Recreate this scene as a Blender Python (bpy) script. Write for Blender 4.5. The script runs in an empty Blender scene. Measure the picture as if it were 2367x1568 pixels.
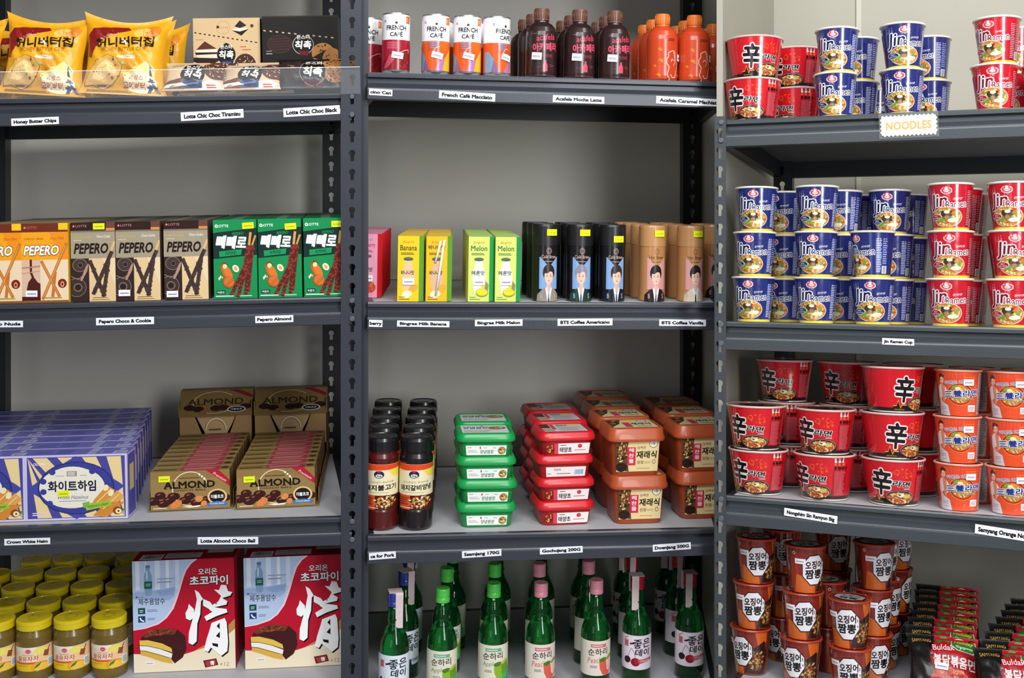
import bpy, math, random
from mathutils import Matrix, Vector
from mathutils.geometry import tessellate_polygon

SC = bpy.context.scene
COL = SC.collection
R = math.radians

# ------------------------------------------------------------------ camera, light, exposure
FPX, CX, HY, W, H = 2640.0, 1183.5, 430.0, 2367, 1568      # focal length and horizon row of the 2367x1568 frame
DIST, CAMZ = 2.2, 1.40
cam_data = bpy.data.cameras.new('camera')
cam = bpy.data.objects.new('camera', cam_data)
COL.objects.link(cam)
cam.location = (0, -DIST, CAMZ)
cam.rotation_euler = (R(90), 0, 0)
cam_data.sensor_width = 36
cam_data.lens = 36 * FPX / W
cam_data.shift_y = -(H / 2 - HY) / W
cam_data.clip_start = 0.05
SC.camera = cam

world = bpy.data.worlds.new('world')
SC.world = world
world.use_nodes = True
wbg = world.node_tree.nodes['Background']
wbg.inputs[0].default_value = (0.92, 0.96, 1.0, 1)
wbg.inputs[1].default_value = 0.13


def area(name, loc, target, sx, sy, power, col=(1, 1, 1)):
    d = bpy.data.lights.new(name, 'AREA')
    d.shape = 'RECTANGLE'
    d.size, d.size_y, d.energy, d.color = sx, sy, power, col
    o = bpy.data.objects.new(name, d)
    COL.objects.link(o)
    o.location = loc
    o.rotation_euler = (Vector(target) - Vector(loc)).to_track_quat('-Z', 'Y').to_euler()
    return o


area('shop_window_daylight', (1.45, -3.3, 2.0), (0.2, 0, 1.1), 0.75, 1.8, 66, (0.97, 0.98, 1.0))
area('added_left_fill', (-1.6, -4.2, 1.5), (-0.2, 0, 1.1), 1.2, 2.0, 10, (0.92, 0.96, 1.0))  # weak fill added from the left, not a known door
area('ceiling_panel_light', (0.1, -2.0, 2.9), (0.1, 0.0, 0.9), 2.2, 0.7, 68, (0.98, 0.99, 1.0))
area('added_noodle_rack_fill', (1.1, -0.75, 2.7), (1.1, 0.2, 1.7), 0.9, 0.4, 10, (1.0, 0.98, 0.92))  # added light, no known lamp: brightens the top of the noodle rack and its wall
VS = SC.view_settings
VS.view_transform = 'Standard'
VS.look = 'None'
VS.exposure = 0.0
VS.gamma = 1.0
VS.use_curve_mapping = False


# ------------------------------------------------------------------ colours and materials
def lin(h):
    h = h.lstrip('#')
    o = []
    for i in (0, 2, 4):
        c = int(h[i:i + 2], 16) / 255
        o.append(c / 12.92 if c <= 0.04045 else ((c + 0.055) / 1.055) ** 2.4)
    return (o[0], o[1], o[2], 1.0)


MATS = {}


def printed(name, rough, metal=0.0, coat=0.0, bump=0.0, bscale=40, trans=0.0, alpha=1.0, spec=0.5):
    """a surface whose own colours (print, paint, plastic) come from the mesh, with a faint fibre grain"""
    m = bpy.data.materials.new(name)
    m.use_nodes = True
    nt = m.node_tree
    b = nt.nodes['Principled BSDF']
    at = nt.nodes.new('ShaderNodeAttribute')
    at.attribute_name = 'Col'
    nt.links.new(at.outputs['Color'], b.inputs['Base Color'])
    b.inputs['Roughness'].default_value = rough
    b.inputs['Metallic'].default_value = metal
    b.inputs['Coat Weight'].default_value = coat
    b.inputs['Coat Roughness'].default_value = 0.06
    if trans:
        b.inputs['Transmission Weight'].default_value = trans
        b.inputs['IOR'].default_value = 1.45
    if alpha < 1:
        b.inputs['Alpha'].default_value = alpha
    if bump:
        tc = nt.nodes.new('ShaderNodeTexCoord')
        nz = nt.nodes.new('ShaderNodeTexNoise')
        nz.inputs['Scale'].default_value = bscale
        nz.inputs['Detail'].default_value = 3
        bp = nt.nodes.new('ShaderNodeBump')
        bp.inputs['Strength'].default_value = bump
        bp.inputs['Distance'].default_value = 0.01
        nt.links.new(tc.outputs['Object'], nz.inputs['Vector'])
        nt.links.new(nz.outputs['Fac'], bp.inputs['Height'])
        nt.links.new(bp.outputs['Normal'], b.inputs['Normal'])
    b.inputs['Specular IOR Level'].default_value = spec
    MATS[name] = m
    return m


printed('card', 0.45, coat=0.04, spec=0.22)
printed('paper', 0.65, spec=0.2)
printed('gloss', 0.28, coat=0.35)
printed('film', 0.22, coat=1.0, bump=0.05, bscale=60)
printed('foil', 0.36, coat=0.12, bump=0.30, bscale=28, spec=0.4)
printed('plastic', 0.38, coat=0.15)
printed('matte', 0.7)
printed('metal', 0.3, metal=0.9)
printed('glass', 0.04, trans=0.92)
printed('clear', 0.06, alpha=0.05, spec=0.3)
printed('steel', 0.36, metal=0.1, coat=0.08, spec=0.4, bump=0.03, bscale=300)


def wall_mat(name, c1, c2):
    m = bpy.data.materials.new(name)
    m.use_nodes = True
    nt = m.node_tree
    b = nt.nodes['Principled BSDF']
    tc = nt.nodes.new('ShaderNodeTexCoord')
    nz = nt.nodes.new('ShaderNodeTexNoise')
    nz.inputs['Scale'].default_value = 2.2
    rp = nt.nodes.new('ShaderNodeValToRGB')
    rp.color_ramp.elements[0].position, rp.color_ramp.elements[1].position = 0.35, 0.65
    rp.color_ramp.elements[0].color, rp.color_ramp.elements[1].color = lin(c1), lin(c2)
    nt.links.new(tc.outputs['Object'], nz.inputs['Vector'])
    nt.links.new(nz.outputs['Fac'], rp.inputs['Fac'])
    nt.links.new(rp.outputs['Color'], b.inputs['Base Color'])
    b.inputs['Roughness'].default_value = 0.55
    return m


# ------------------------------------------------------------------ mesh builder
class MB:
    def __init__(s):
        s.v, s.f, s.c, s.m, s.s, s.n = [], [], [], [], [], []
        s.mats = []

    def mi(s, fin):
        if fin not in s.mats:
            s.mats.append(fin)
        return s.mats.index(fin)

    def add(s, vs, fs, col, fin='card', smooth=False, norms=None):
        o = len(s.v)
        s.v += [tuple(p) for p in vs]
        s.n += norms if norms else [(0, 0, 0)] * len(vs)
        c = lin(col) if isinstance(col, str) else None
        k = s.mi(fin)
        for i, f in enumerate(fs):
            s.f.append(tuple(o + j for j in f))
            s.c.append(c if c else lin(col[i]))
            s.m.append(k)
            s.s.append(smooth)
        return s

    def box(s, x0, x1, y0, y1, z0, z1, col, fin='card'):
        """col: one colour, or [front, back, right, left, top, bottom]"""
        v = [(x0, y0, z0), (x1, y0, z0), (x1, y1, z0), (x0, y1, z0), (x0, y0, z1), (x1, y0, z1), (x1, y1, z1), (x0, y1, z1)]
        f = [(0, 1, 5, 4), (2, 3, 7, 6), (1, 2, 6, 5), (3, 0, 4, 7), (4, 5, 6, 7), (3, 2, 1, 0)]
        return s.add(v, f, col, fin)

    def prism(s, pts, z0, z1, cols, fin='card'):
        """footprint pts counter-clockwise seen from above; cols: one per side, then top, bottom"""
        n = len(pts)
        v = [(x, y, z0) for x, y in pts] + [(x, y, z1) for x, y in pts]
        f = [(i, (i + 1) % n, n + (i + 1) % n, n + i) for i in range(n)] + [tuple(range(n, 2 * n)), tuple(reversed(range(n)))]
        return s.add(v, f, cols, fin)

    def lathe(s, prof, fin='gloss', n=32, x=0, y=0):
        """prof: (radius, z, colour[, finish]) from the bottom up; a segment takes the colour of its lower point"""
        for i in range(len(prof) - 1):
            a, b = prof[i], prof[i + 1]
            fi = a[3] if len(a) > 3 else fin
            vs, ns = [], []
            dr, dz = b[0] - a[0], b[1] - a[1]
            L = math.hypot(dr, dz) or 1
            for q in (a, b):
                for k in range(n):
                    t = 2 * math.pi * k / n
                    vs.append((x + math.sin(t) * q[0], y - math.cos(t) * q[0], q[1]))
                    ns.append((math.sin(t) * dz / L, -math.cos(t) * dz / L, -dr / L))
            fs = [(k, (k + 1) % n, n + (k + 1) % n, n + k) for k in range(n)]
            if a[0] < 1e-6:
                fs = [(k, n + (k + 1) % n, n + k) for k in range(n)]
            elif b[0] < 1e-6:
                fs = [(k, (k + 1) % n, n + k) for k in range(n)]
            s.add(vs, fs, a[2], fi, True, ns)
        return s

    def lathe_soft(s, prof, col, fin='gloss', n=32):
        """one welded, smooth lathe of one colour"""
        vs, fs = [], []
        for r, z in prof:
            for k in range(n):
                t = 2 * math.pi * k / n
                vs.append((math.sin(t) * r, -math.cos(t) * r, z))
        for i in range(len(prof) - 1):
            for k in range(n):
                fs.append((i * n + k, i * n + (k + 1) % n, (i + 1) * n + (k + 1) % n, (i + 1) * n + k))
        fs.append(tuple(reversed(range(n))))
        fs.append(tuple(range((len(prof) - 1) * n, len(prof) * n)))
        return s.add(vs, fs, col, fin, True)

    def loft(s, secs, col, fin='plastic', n=6, smooth=True):
        """secs: (width, depth, corner radius, z) rounded rectangles from the bottom up, capped"""
        vs, fs = [], []
        m = 4 * (n + 1)
        for w, d, r, z in secs:
            for cx, cy, a0 in ((w / 2 - r, d / 2 - r, 0), (-w / 2 + r, d / 2 - r, 90), (-w / 2 + r, -d / 2 + r, 180), (w / 2 - r, -d / 2 + r, 270)):
                for k in range(n + 1):
                    t = R(a0 + 90 * k / n)
                    vs.append((cx + r * math.cos(t), cy + r * math.sin(t), z))
        for i in range(len(secs) - 1):
            for k in range(m):
                fs.append((i * m + k, i * m + (k + 1) % m, (i + 1) * m + (k + 1) % m, (i + 1) * m + k))
        s.add(vs, fs, col, fin, smooth)
        s.add(vs[:m], [tuple(reversed(range(m)))], col, fin)
        return s.add(vs[-m:], [tuple(range(m))], col, fin)

    def art(s, art, mp, fin='card', du=None, dv=None, h0=0.0002, dh=0.00007):
        """lay the flat colours of an Art on a surface; mp(u, v, h) -> point, normal or None"""
        bb, top = [], []
        for polys, col, ov in art.L:
            if not polys:
                continue
            b = (min(p[0] for q in polys for p in q), max(p[0] for q in polys for p in q), min(p[1] for q in polys for p in q), max(p[1] for q in polys for p in q))
            h = max((n + dh for n, c in zip(top, bb) if b[0] < c[1] and b[1] > c[0] and b[2] < c[3] and b[3] > c[2]), default=h0)
            bb.append(b)
            top.append(h + (max(ov) if ov else 0))
            vs, ns, fs, idx = [], [], [], {}
            for i, p in enumerate(polys):
                g = ov[i] if ov else 0.0
                for q in cut(p, du, dv):
                    f = []
                    for u, v in q:
                        key = (round(u, 6), round(v, 6), g)
                        if key not in idx:
                            idx[key] = len(vs)
                            P, N = mp(u, v, h + g)
                            vs.append(P)
                            ns.append(N or (0, 0, 0))
                        if not f or f[-1] != idx[key]:
                            f.append(idx[key])
                    if len(f) > 2 and f[0] == f[-1]:
                        f.pop()
                    if len(f) > 2 and len(set(f)) == len(f):
                        fs.append(tuple(f))
            if fs:
                s.add(vs, fs, col, fin, du is not None, ns)
        return s

    def mesh(s, name):
        me = bpy.data.meshes.new(name)
        me.from_pydata(s.v, [], s.f)
        for k in s.mats:
            me.materials.append(MATS[k] if isinstance(k, str) else k)
        me.polygons.foreach_set('material_index', s.m)
        me.polygons.foreach_set('use_smooth', s.s)
        a = me.color_attributes.new('Col', 'FLOAT_COLOR', 'CORNER')
        buf = []
        for f, c in zip(s.f, s.c):
            buf += list(c) * len(f)
        a.data.foreach_set('color', buf)
        me.update()
        if any(x != (0, 0, 0) for x in s.n):
            me.normals_split_custom_set_from_vertices(s.n)
        return me


def cut(p, du, dv):
    """split a polygon in strips no wider than du and dv"""
    if du is None:
        return [p]
    out = [p]
    for ax, st in ((0, du), (1, dv)):
        if not st:
            continue
        nxt = []
        for q in out:
            a, b = min(t[ax] for t in q), max(t[ax] for t in q)
            i0, i1 = math.floor(a / st + 1e-6), math.ceil(b / st - 1e-6)
            for i in range(i0, max(i1, i0 + 1)):
                r = clip(clip(q, ax, i * st, 1), ax, (i + 1) * st, -1) if i1 - i0 > 1 else q
                if len(r) > 2:
                    nxt.append(r)
        out = nxt
    return out


def clip(q, ax, c, sg):
    o = []
    for i, a in enumerate(q):
        b = q[(i + 1) % len(q)]
        da, db = sg * (a[ax] - c), sg * (b[ax] - c)
        if da >= 0:
            o.append(a)
        if (da > 0 and db < 0) or (da < 0 and db > 0):
            t = da / (da - db)
            o.append((a[0] + t * (b[0] - a[0]), a[1] + t * (b[1] - a[1])))
    return o


def ccw(p):
    s = sum(a[0] * b[1] - b[0] * a[1] for a, b in zip(p, p[1:] + p[:1]))
    return p if s >= 0 else p[::-1]


TXT = {}


def text_mesh(s, shear):
    k = (s, shear)
    if k not in TXT:
        c = bpy.data.curves.new('lettering', 'FONT')
        c.body, c.shear, c.resolution_u = s, shear, 2
        o = bpy.data.objects.new('lettering', c)
        COL.objects.link(o)
        bpy.context.view_layer.update()
        me = bpy.data.meshes.new_from_object(o)
        vs = [(v.co.x, v.co.y) for v in me.vertices]
        TXT[k] = [[vs[i] for i in p.vertices] for p in me.polygons]
        bpy.data.objects.remove(o)
        bpy.data.curves.remove(c)
        bpy.data.meshes.remove(me)
    return TXT[k]


def strikes(b):
    """shifts that thicken a stroke by b"""
    if b < .008:
        return [(0, 0)]
    n = 4 if b < .024 else 6 if b < .045 else 10
    return [(b * math.cos(6.2832 * (k + .5) / n), b * math.sin(6.2832 * (k + .5) / n)) for k in range(n)]


class Art:
    """flat printed shapes on a w x h metre rectangle; x, y in percent from the upper corner"""

    def __init__(s, w, h, u0=0.0, v0=0.0):
        s.w, s.h, s.u0, s.v0, s.L = w, h, u0, v0, []

    def p(s, x, y):
        return (s.u0 + (x / 100 - 0.5) * s.w, s.v0 + (1 - y / 100) * s.h)

    def raw(s, polys, c, ov=None):
        """ov: a tiny height per polygon where they lap over one another"""
        x0, x1, y0, y1 = s.u0 - s.w / 2, s.u0 + s.w / 2, s.v0, s.v0 + s.h
        o, hs = [], []
        for i, q in enumerate(polys):
            if min(p[0] for p in q) < x0 or max(p[0] for p in q) > x1 or min(p[1] for p in q) < y0 or max(p[1] for p in q) > y1:
                q = clip(clip(clip(clip(q, 0, x0, 1), 0, x1, -1), 1, y0, 1), 1, y1, -1)
            if len(q) > 2:
                o.append(q)
                hs.append(ov[i] if isinstance(ov, list) else i * ov if ov else 0)
        s.L.append((o, c, hs if ov else None))
        return s

    def poly(s, pts, c):
        q = [s.p(*t) for t in pts]
        if len(q) == 3:
            return s.raw([ccw(q)], c)
        tri = tessellate_polygon([[Vector((a, b, 0)) for a, b in q]])
        return s.raw([ccw([q[i] for i in t]) for t in tri], c)

    def rect(s, x0, y0, x1, y1, c):
        return s.raw([[s.p(x0, y1), s.p(x1, y1), s.p(x1, y0), s.p(x0, y0)]], c)

    def rects(s, lst, c):
        return s.raw([[s.p(x0, y1), s.p(x1, y1), s.p(x1, y0), s.p(x0, y0)] for x0, y0, x1, y1 in lst], c)

    def epts(s, cx, cy, rx, ry, rot=0, n=22, a0=0, a1=360):
        o = []
        ca, sa = math.cos(R(rot)), math.sin(R(rot))
        m = n if a1 - a0 >= 360 else n + 1
        for k in range(m):
            t = R(a0 + (a1 - a0) * k / n)
            x, y = rx / 100 * s.w * math.cos(t), ry / 100 * s.h * math.sin(t)
            u, v = s.p(cx, cy)
            o.append((u + x * ca - y * sa, v + x * sa + y * ca))
        return o

    def ell(s, cx, cy, rx, ry, c, rot=0, n=22):
        q = s.epts(cx, cy, rx, ry, rot, n)
        m = s.p(cx, cy)
        return s.raw([[m, q[i], q[(i + 1) % n]] for i in range(n)], c)

    def ring(s, cx, cy, rx, ry, c, t=0.15, rot=0, n=26, a0=0, a1=360):
        a, b = s.epts(cx, cy, rx, ry, rot, n, a0, a1), s.epts(cx, cy, rx * (1 - t), ry * (1 - t), rot, n, a0, a1)
        m = len(a)
        full = a1 - a0 >= 360
        return s.raw([[b[i], a[i], a[(i + 1) % m], b[(i + 1) % m]] for i in range(m if full else m - 1)], c)

    def line(s, pts, wd, c):
        """wd in percent of the width"""
        q = [s.p(*t) for t in pts]
        r = wd / 200 * s.w
        P = []
        for a, b in zip(q, q[1:]):
            L = math.hypot(b[0] - a[0], b[1] - a[1]) or 1
            nx, ny = -(b[1] - a[1]) / L * r, (b[0] - a[0]) / L * r
            ex, ey = (b[0] - a[0]) / L * r * .5, (b[1] - a[1]) / L * r * .5
            P.append([(a[0] - nx - ex, a[1] - ny - ey), (b[0] - nx + ex, b[1] - ny + ey), (b[0] + nx + ex, b[1] + ny + ey), (a[0] + nx - ex, a[1] + ny - ey)])
        return s.raw(P, c, 2e-6)

    def text(s, t, cx, cy, w, h, c, bold=0.02, shear=0, rot=0, out=None, ow=0.05, arch=0.0):
        """lettering fitted to a box of w x h percent centred on cx, cy"""
        base = text_mesh(t, shear)
        bold *= .62
        xs = [p[0] for q in base for p in q]
        ys = [p[1] for q in base for p in q]
        x0, x1, y0, y1 = min(xs) - bold, max(xs) + bold, min(ys) - bold, max(ys) + bold
        sx, sy = w / 100 * s.w / (x1 - x0), h / 100 * s.h / (y1 - y0)
        u, v = s.p(cx, cy)
        ca, sa = math.cos(R(rot)), math.sin(R(rot))

        def tr(p, d):
            x, y = (p[0] + d[0] - (x0 + x1) / 2) * sx, (p[1] + d[1] - (y0 + y1) / 2) * sy
            if arch:
                k = x / (w / 200 * s.w)
                y -= arch * k * k * h / 100 * s.h
            return (u + x * ca - y * sa, v + x * sa + y * ca)
        if out:
            st = strikes(bold + ow)
            s.raw([[tr(p, d) for p in q] for d in st for q in base], out, [6e-6 * i for i in range(len(st)) for q in base])
        st = strikes(bold)
        return s.raw([[tr(p, d) for p in q] for d in st for q in base], c, [6e-6 * i for i in range(len(st)) for q in base])

    def speck(s, cx, cy, rx, ry, cols, n, seed, size=6.0, asp=0.5):
        """many small bits (noodles, crumbs, fruit) scattered inside an ellipse"""
        g = random.Random(seed)
        per = {c: [] for c in cols}
        for i in range(n):
            a, r = g.uniform(0, 6.283), math.sqrt(g.random()) * 0.9
            z = g.uniform(.5, 1) * size
            q = s.epts(cx + rx * r * math.cos(a), cy + ry * r * math.sin(a), z, z * asp * s.w / s.h, g.uniform(0, 180), 6)
            per[cols[i % len(cols)]].append(q)
        for c in cols:
            if per[c]:
                s.raw(per[c], c, 2e-6)
        return s

    def bars(s, x0, y0, x1, y1, n, c, vert=False):
        """rows of unreadably small print, or the bars of a barcode"""
        o = []
        g = random.Random(int(x0 * 7 + y0 * 13 + n))
        for i in range(n):
            if vert:
                a = x0 + (x1 - x0) * (i + .2) / n
                o.append((a, y0, a + (x1 - x0) / n * g.uniform(.3, .7), y1))
            else:
                a = y0 + (y1 - y0) * (i + .25) / n
                o.append((x0, a, x1 - (x1 - x0) * g.uniform(0, .25), a + (y1 - y0) / n * .5))
        return s.rects(o, c)


def on_front(y=0.0):
    return lambda u, v, h: ((u, y - h, v), None)


def on_top(z, yc=0.0):
    return lambda u, v, h: ((u, yc + v, z + h), None)


def on_side(x):
    return lambda u, v, h: ((x + h, u, v), None)


def on_round(prof):
    """wrap on a lathe; prof: (r, z) upward; u is arc length on the mean radius"""
    zs = prof
    rm = sum(r for r, z in zs) / len(zs)

    def f(u, v, h):
        for (r0, z0), (r1, z1) in zip(zs, zs[1:]):
            if v <= z1:
                break
        t = (v - z0) / (z1 - z0)
        r = r0 + (r1 - r0) * t
        a = u / rm
        L = math.hypot(r1 - r0, z1 - z0)
        cz, cr = (z1 - z0) / L, -(r1 - r0) / L
        return ((math.sin(a) * (r + h), -math.cos(a) * (r + h), v), (math.sin(a) * cz, -math.cos(a) * cz, cr))
    return f


# ------------------------------------------------------------------ rack frames
class Frame:
    """a rack's own axes: u along its front, v into its depth, w up"""

    def __init__(s, px, y, yaw, lean=0.0, roll=0.0, py=700):
        o = Vector(((px - CX) / FPX * (DIST + y), y, CAMZ - (py - HY) / FPX * (DIST + y)))
        s.M = Matrix.Translation(o) @ Matrix.Rotation(yaw, 4, 'Z') @ Matrix.Rotation(-lean, 4, 'X') @ Matrix.Rotation(-roll, 4, 'Y')
        s.I = s.M.inverted()
        s.upright = Matrix.Translation(o) @ Matrix.Rotation(yaw, 4, 'Z')
        s.w = {}

    def ray(s, px, py):
        o = s.I @ Vector((0, -DIST, CAMZ))
        d = s.I.to_3x3() @ Vector(((px - CX) / FPX, 1, -(py - HY) / FPX))
        return o, d

    def proj(s, u, v, w):
        p = s.M @ Vector((u, v, w))
        return CX + FPX * p.x / (p.y + DIST), HY - FPX * (p.z - CAMZ) / (p.y + DIST)

    def u_at(s, px, v, w):
        """u of the point at depth v and height w that lies in picture column px"""
        a, b = s.M @ Vector((0, v, w)), s.M.to_3x3() @ Vector((1, 0, 0))
        k = (px - CX) / FPX
        return (k * (a.y + DIST) - a.x) / (b.x - k * b.y)

    def w_at(s, px, py, v=0.0):
        o, d = s.ray(px, py)
        return o.z + d.z * (v - o.y) / d.y

    def on(s, px, py, w):
        """where the sight line through px, py meets the level w: u, v"""
        o, d = s.ray(px, py)
        t = (w - o.z) / d.z
        return o.x + d.x * t, o.y + d.y * t


FL = Frame(420, 0.0, -math.atan(-.04), 0.0, R(1.05), 700)
FM = Frame(1253, 0.060, -math.atan(-.125), 0.0, R(-0.9), 700)
FR = Frame(1668, -0.045, -math.atan(.40), R(6.0), R(1.2), 760)
for fr, px, lst in ((FL, 420, (-260, 222, 695, 1207, 1612)), (FM, 1253, (-290, 178, 700, 1231, 1640)), (FR, 2011, (None, 263, 751, 1172, 1640))):
    for i, y in enumerate(lst):
        if y is not None:
            fr.w[i] = fr.w_at(px, y)


# ------------------------------------------------------------------ things
def tag(o, label, cat, group=None):
    o['label'], o['category'] = label, cat
    if group:
        o['group'] = group
    return o


def link(name, me, parent=None, mat=None, label=None):
    o = bpy.data.objects.new(name, me)
    COL.objects.link(o)
    if parent is not None:
        o.parent = parent
    if mat is not None:
        o.matrix_local = mat
    if label:
        o['label'] = label
    return o


class Proto:
    """meshes of one kind of thing: list of (part name, mesh, label or None); one unnamed mesh = a thing without parts"""

    def __init__(s, name, cat, parts):
        s.name, s.cat, s.parts = name, cat, parts

    def place(s, M, label, group=None, skip=()):
        ps = [p for p in s.parts if p[0] not in skip]
        if len(ps) == 1:
            o = link(s.name, ps[0][1], None, M)
        else:
            o = link(s.name, None, None, M)
            for nm, me, lb in ps:
                link(nm, me, o, None, lb)
        return tag(o, label, s.cat, group)


def at(fr, px, v, lev, up=0.0, rot=0.0, tilt=0.0, side=0.0, roll=0.0):
    k = 1.0
    if fr is FM:                        # this rack stands a little further back; its packs are drawn to the same scale
        k = 1.027
        up, v = up * k, .03 + (v - .03) * k
    w = fr.w[lev] + up + .0006
    u = fr.u_at(px, v, w) + side
    return fr.M @ Matrix.Translation((u, v, w)) @ Matrix.Rotation(R(rot), 4, 'Z') @ Matrix.Rotation(R(roll), 4, 'Y') @ Matrix.Rotation(R(tilt), 4, 'X') @ Matrix.Scale(k, 4)


ORD = ['first', 'second', 'third', 'fourth', 'fifth', 'sixth', 'seventh', 'eighth', 'ninth', 'tenth', 'eleventh', 'twelfth', 'thirteenth', 'fourteenth', 'fifteenth', 'sixteenth']
rnd = random.Random(7)

# ------------------------------------------------------------------ the room
def struct(name, mb_or_me, M=None):
    o = link(name, mb_or_me.mesh(name) if isinstance(mb_or_me, MB) else mb_or_me, None, M)
    o['kind'] = 'structure'
    return o


WALL = wall_mat('painted_wall', '#d6d3c8', '#dcd9cf')
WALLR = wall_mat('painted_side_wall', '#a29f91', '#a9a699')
FLOOR = wall_mat('concrete_floor', '#77777a', '#86868a')
FRU = Frame(1668, -0.045, -math.atan(.40), 0, 0, 760)
PU = FRU.u_at(1656.5, .07, 0)                      # partition beside the noodle rack
BV = .70                                           # depth of the wall behind the noodle rack
m = MB()
corner = FRU.M @ Vector((PU, BV, 0))
m.box(-2.2, corner.x + .02, .66, .72, 0, 3.0, '#ffffff', WALL)
struct('wall_back', m)
zf = -FRU.M.translation.z
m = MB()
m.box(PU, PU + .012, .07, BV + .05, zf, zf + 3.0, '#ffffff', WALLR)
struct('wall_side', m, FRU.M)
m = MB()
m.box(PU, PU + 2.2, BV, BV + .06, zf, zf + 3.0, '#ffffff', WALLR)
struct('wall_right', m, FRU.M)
m = MB()
ut = FRU.u_at(1986, BV, 0)
m.box(ut - .006, ut + .006, BV - .006, BV, zf, zf + 3.0, '#bfbcae', 'matte')
struct('trim_1', m, FRU.M)
m = MB()
m.box(-3, 3, -5, 1.2, -.05, 0, '#ffffff', FLOOR)
struct('floor', m)

# ------------------------------------------------------------------ racks of painted steel
STEEL, STEELR, DARK = '#383b43', '#3e4448', '#26282d'


def post_mesh(name, z0, z1, wd, dp, col, hole_x, z_hole, side=1, pitch=.0367):
    """slotted angle: a front flange with keyholes and a return flange; x from 0 to wd"""
    m = MB()
    t = .0016

    def plate(pts):
        n = len(pts)
        tri = tessellate_polygon([[Vector((x, z, 0)) for x, z in pts]])
        tri = [ccw_i(q, pts) for q in tri]
        m.add([(x, 0, z) for x, z in pts], tri, col, 'steel')
        m.add([(x, 0, z) for x, z in pts] + [(x, t, z) for x, z in pts], [(i, n + i, n + (i + 1) % n, (i + 1) % n) for i in range(n)], col, 'steel')

    def ccw_i(q, pts):
        p = [pts[i] for i in q]
        s = (p[1][0] - p[0][0]) * (p[2][1] - p[0][1]) - (p[2][0] - p[0][0]) * (p[1][1] - p[0][1])
        return tuple(q) if s > 0 else tuple(reversed(q))
    key = [(.0034, -.011), (.0036, -.001)] + [(.0062 * math.cos(R(g)), .005 + .0062 * math.sin(R(g))) for g in range(-55, 91, 18)]
    k = math.ceil((z0 + .03 - z_hole) / pitch)
    zc = z_hole + k * pitch - pitch / 2
    plate([(0, z0), (wd, z0), (wd, zc), (0, zc)])
    while zc + pitch < z1 - .005:
        z = zc + pitch / 2
        ze = zc + pitch
        rt = [(hole_x + a, z + b) for a, b in key]
        lf = [(hole_x - a, z + b) for a, b in reversed(key)]
        zt = rt[-1][1]
        plate([(hole_x, zc), (wd, zc), (wd, ze), (hole_x, ze), (hole_x, zt)] + rt[::-1][1:] + [(hole_x, z - .011)])
        plate([(hole_x, ze), (0, ze), (0, zc), (hole_x, zc), (hole_x, z - .011)] + lf[::-1][:-1] + [(hole_x, zt)])
        zc = ze
    plate([(0, zc), (wd, zc), (wd, z1), (0, z1)])
    x = wd if side > 0 else 0
    m.box(x - .0008, x + .0008, 0, dp, z0, z1, col, 'steel')
    return m.mesh(name)


BEAM = [(.012, 0), (0, 0), (-.0012, -.003), (-.0012, -.009), (.008, -.0115), (.008, -.020), (-.002, -.0272), (-.0042, -.029), (-.0051, -.0306), (-.0057, -.0325), (-.006, -.0345), (-.006, -.052), (-.004, -.053), (.012, -.053), (.012, 0)]


def beam(m, a, b, col, flip=1):
    """the rolled beam profile from a to b (u, v)"""
    L = math.hypot(b[0] - a[0], b[1] - a[1])
    nx, ny = (b[1] - a[1]) / L * flip, -(b[0] - a[0]) / L * flip     # outward
    vs = []
    for P in (a, b):
        for v, w in BEAM:
            vs.append((P[0] - nx * v, P[1] - ny * v, w))
    n = len(BEAM)
    fs = [(i, n + i, n + i + 1, i + 1) for i in range(n - 1)] + [tuple(range(n - 1)), tuple(range(2 * n - 2, n - 1, -1))]
    return m.add(vs, fs, col, 'steel')


def strip(fr, lev, px0, px1, y0, y1, text, parent, ang=0.0, half=None):
    """white paper name strip stuck on the beam's face"""
    xc, yc = (px0 + px1) / 2, (y0 + y1) / 2
    v = -.0068
    w = fr.w_at(xc, yc, v)
    u = fr.u_at(xc, v, w)
    wd, ht = abs(fr.u_at(px1, v, w) - fr.u_at(px0, v, w)), fr.w_at(xc, y0, v) - fr.w_at(xc, y1, v)
    m = MB()
    m.box(-wd / 2, wd / 2, 0, .0006, -ht / 2, ht / 2, '#e9e9f0', 'paper')
    a = Art(wd, ht, 0, -ht / 2)
    a.text(text, 50, 51 + (5 if any(c in text for c in 'gjpy') else 0), 90, 64 if any(c in text for c in 'gjpy') else 52, '#101014', .085)
    m.art(a, on_front(0))
    o = link('name_strip', m.mesh('name_strip'), parent, Matrix.Translation((u, v, w - fr.w[lev])) @ Matrix.Rotation(R(ang), 4, 'Y'))
    o['label'] = 'white paper name strip with black lettering'
    return o


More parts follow.
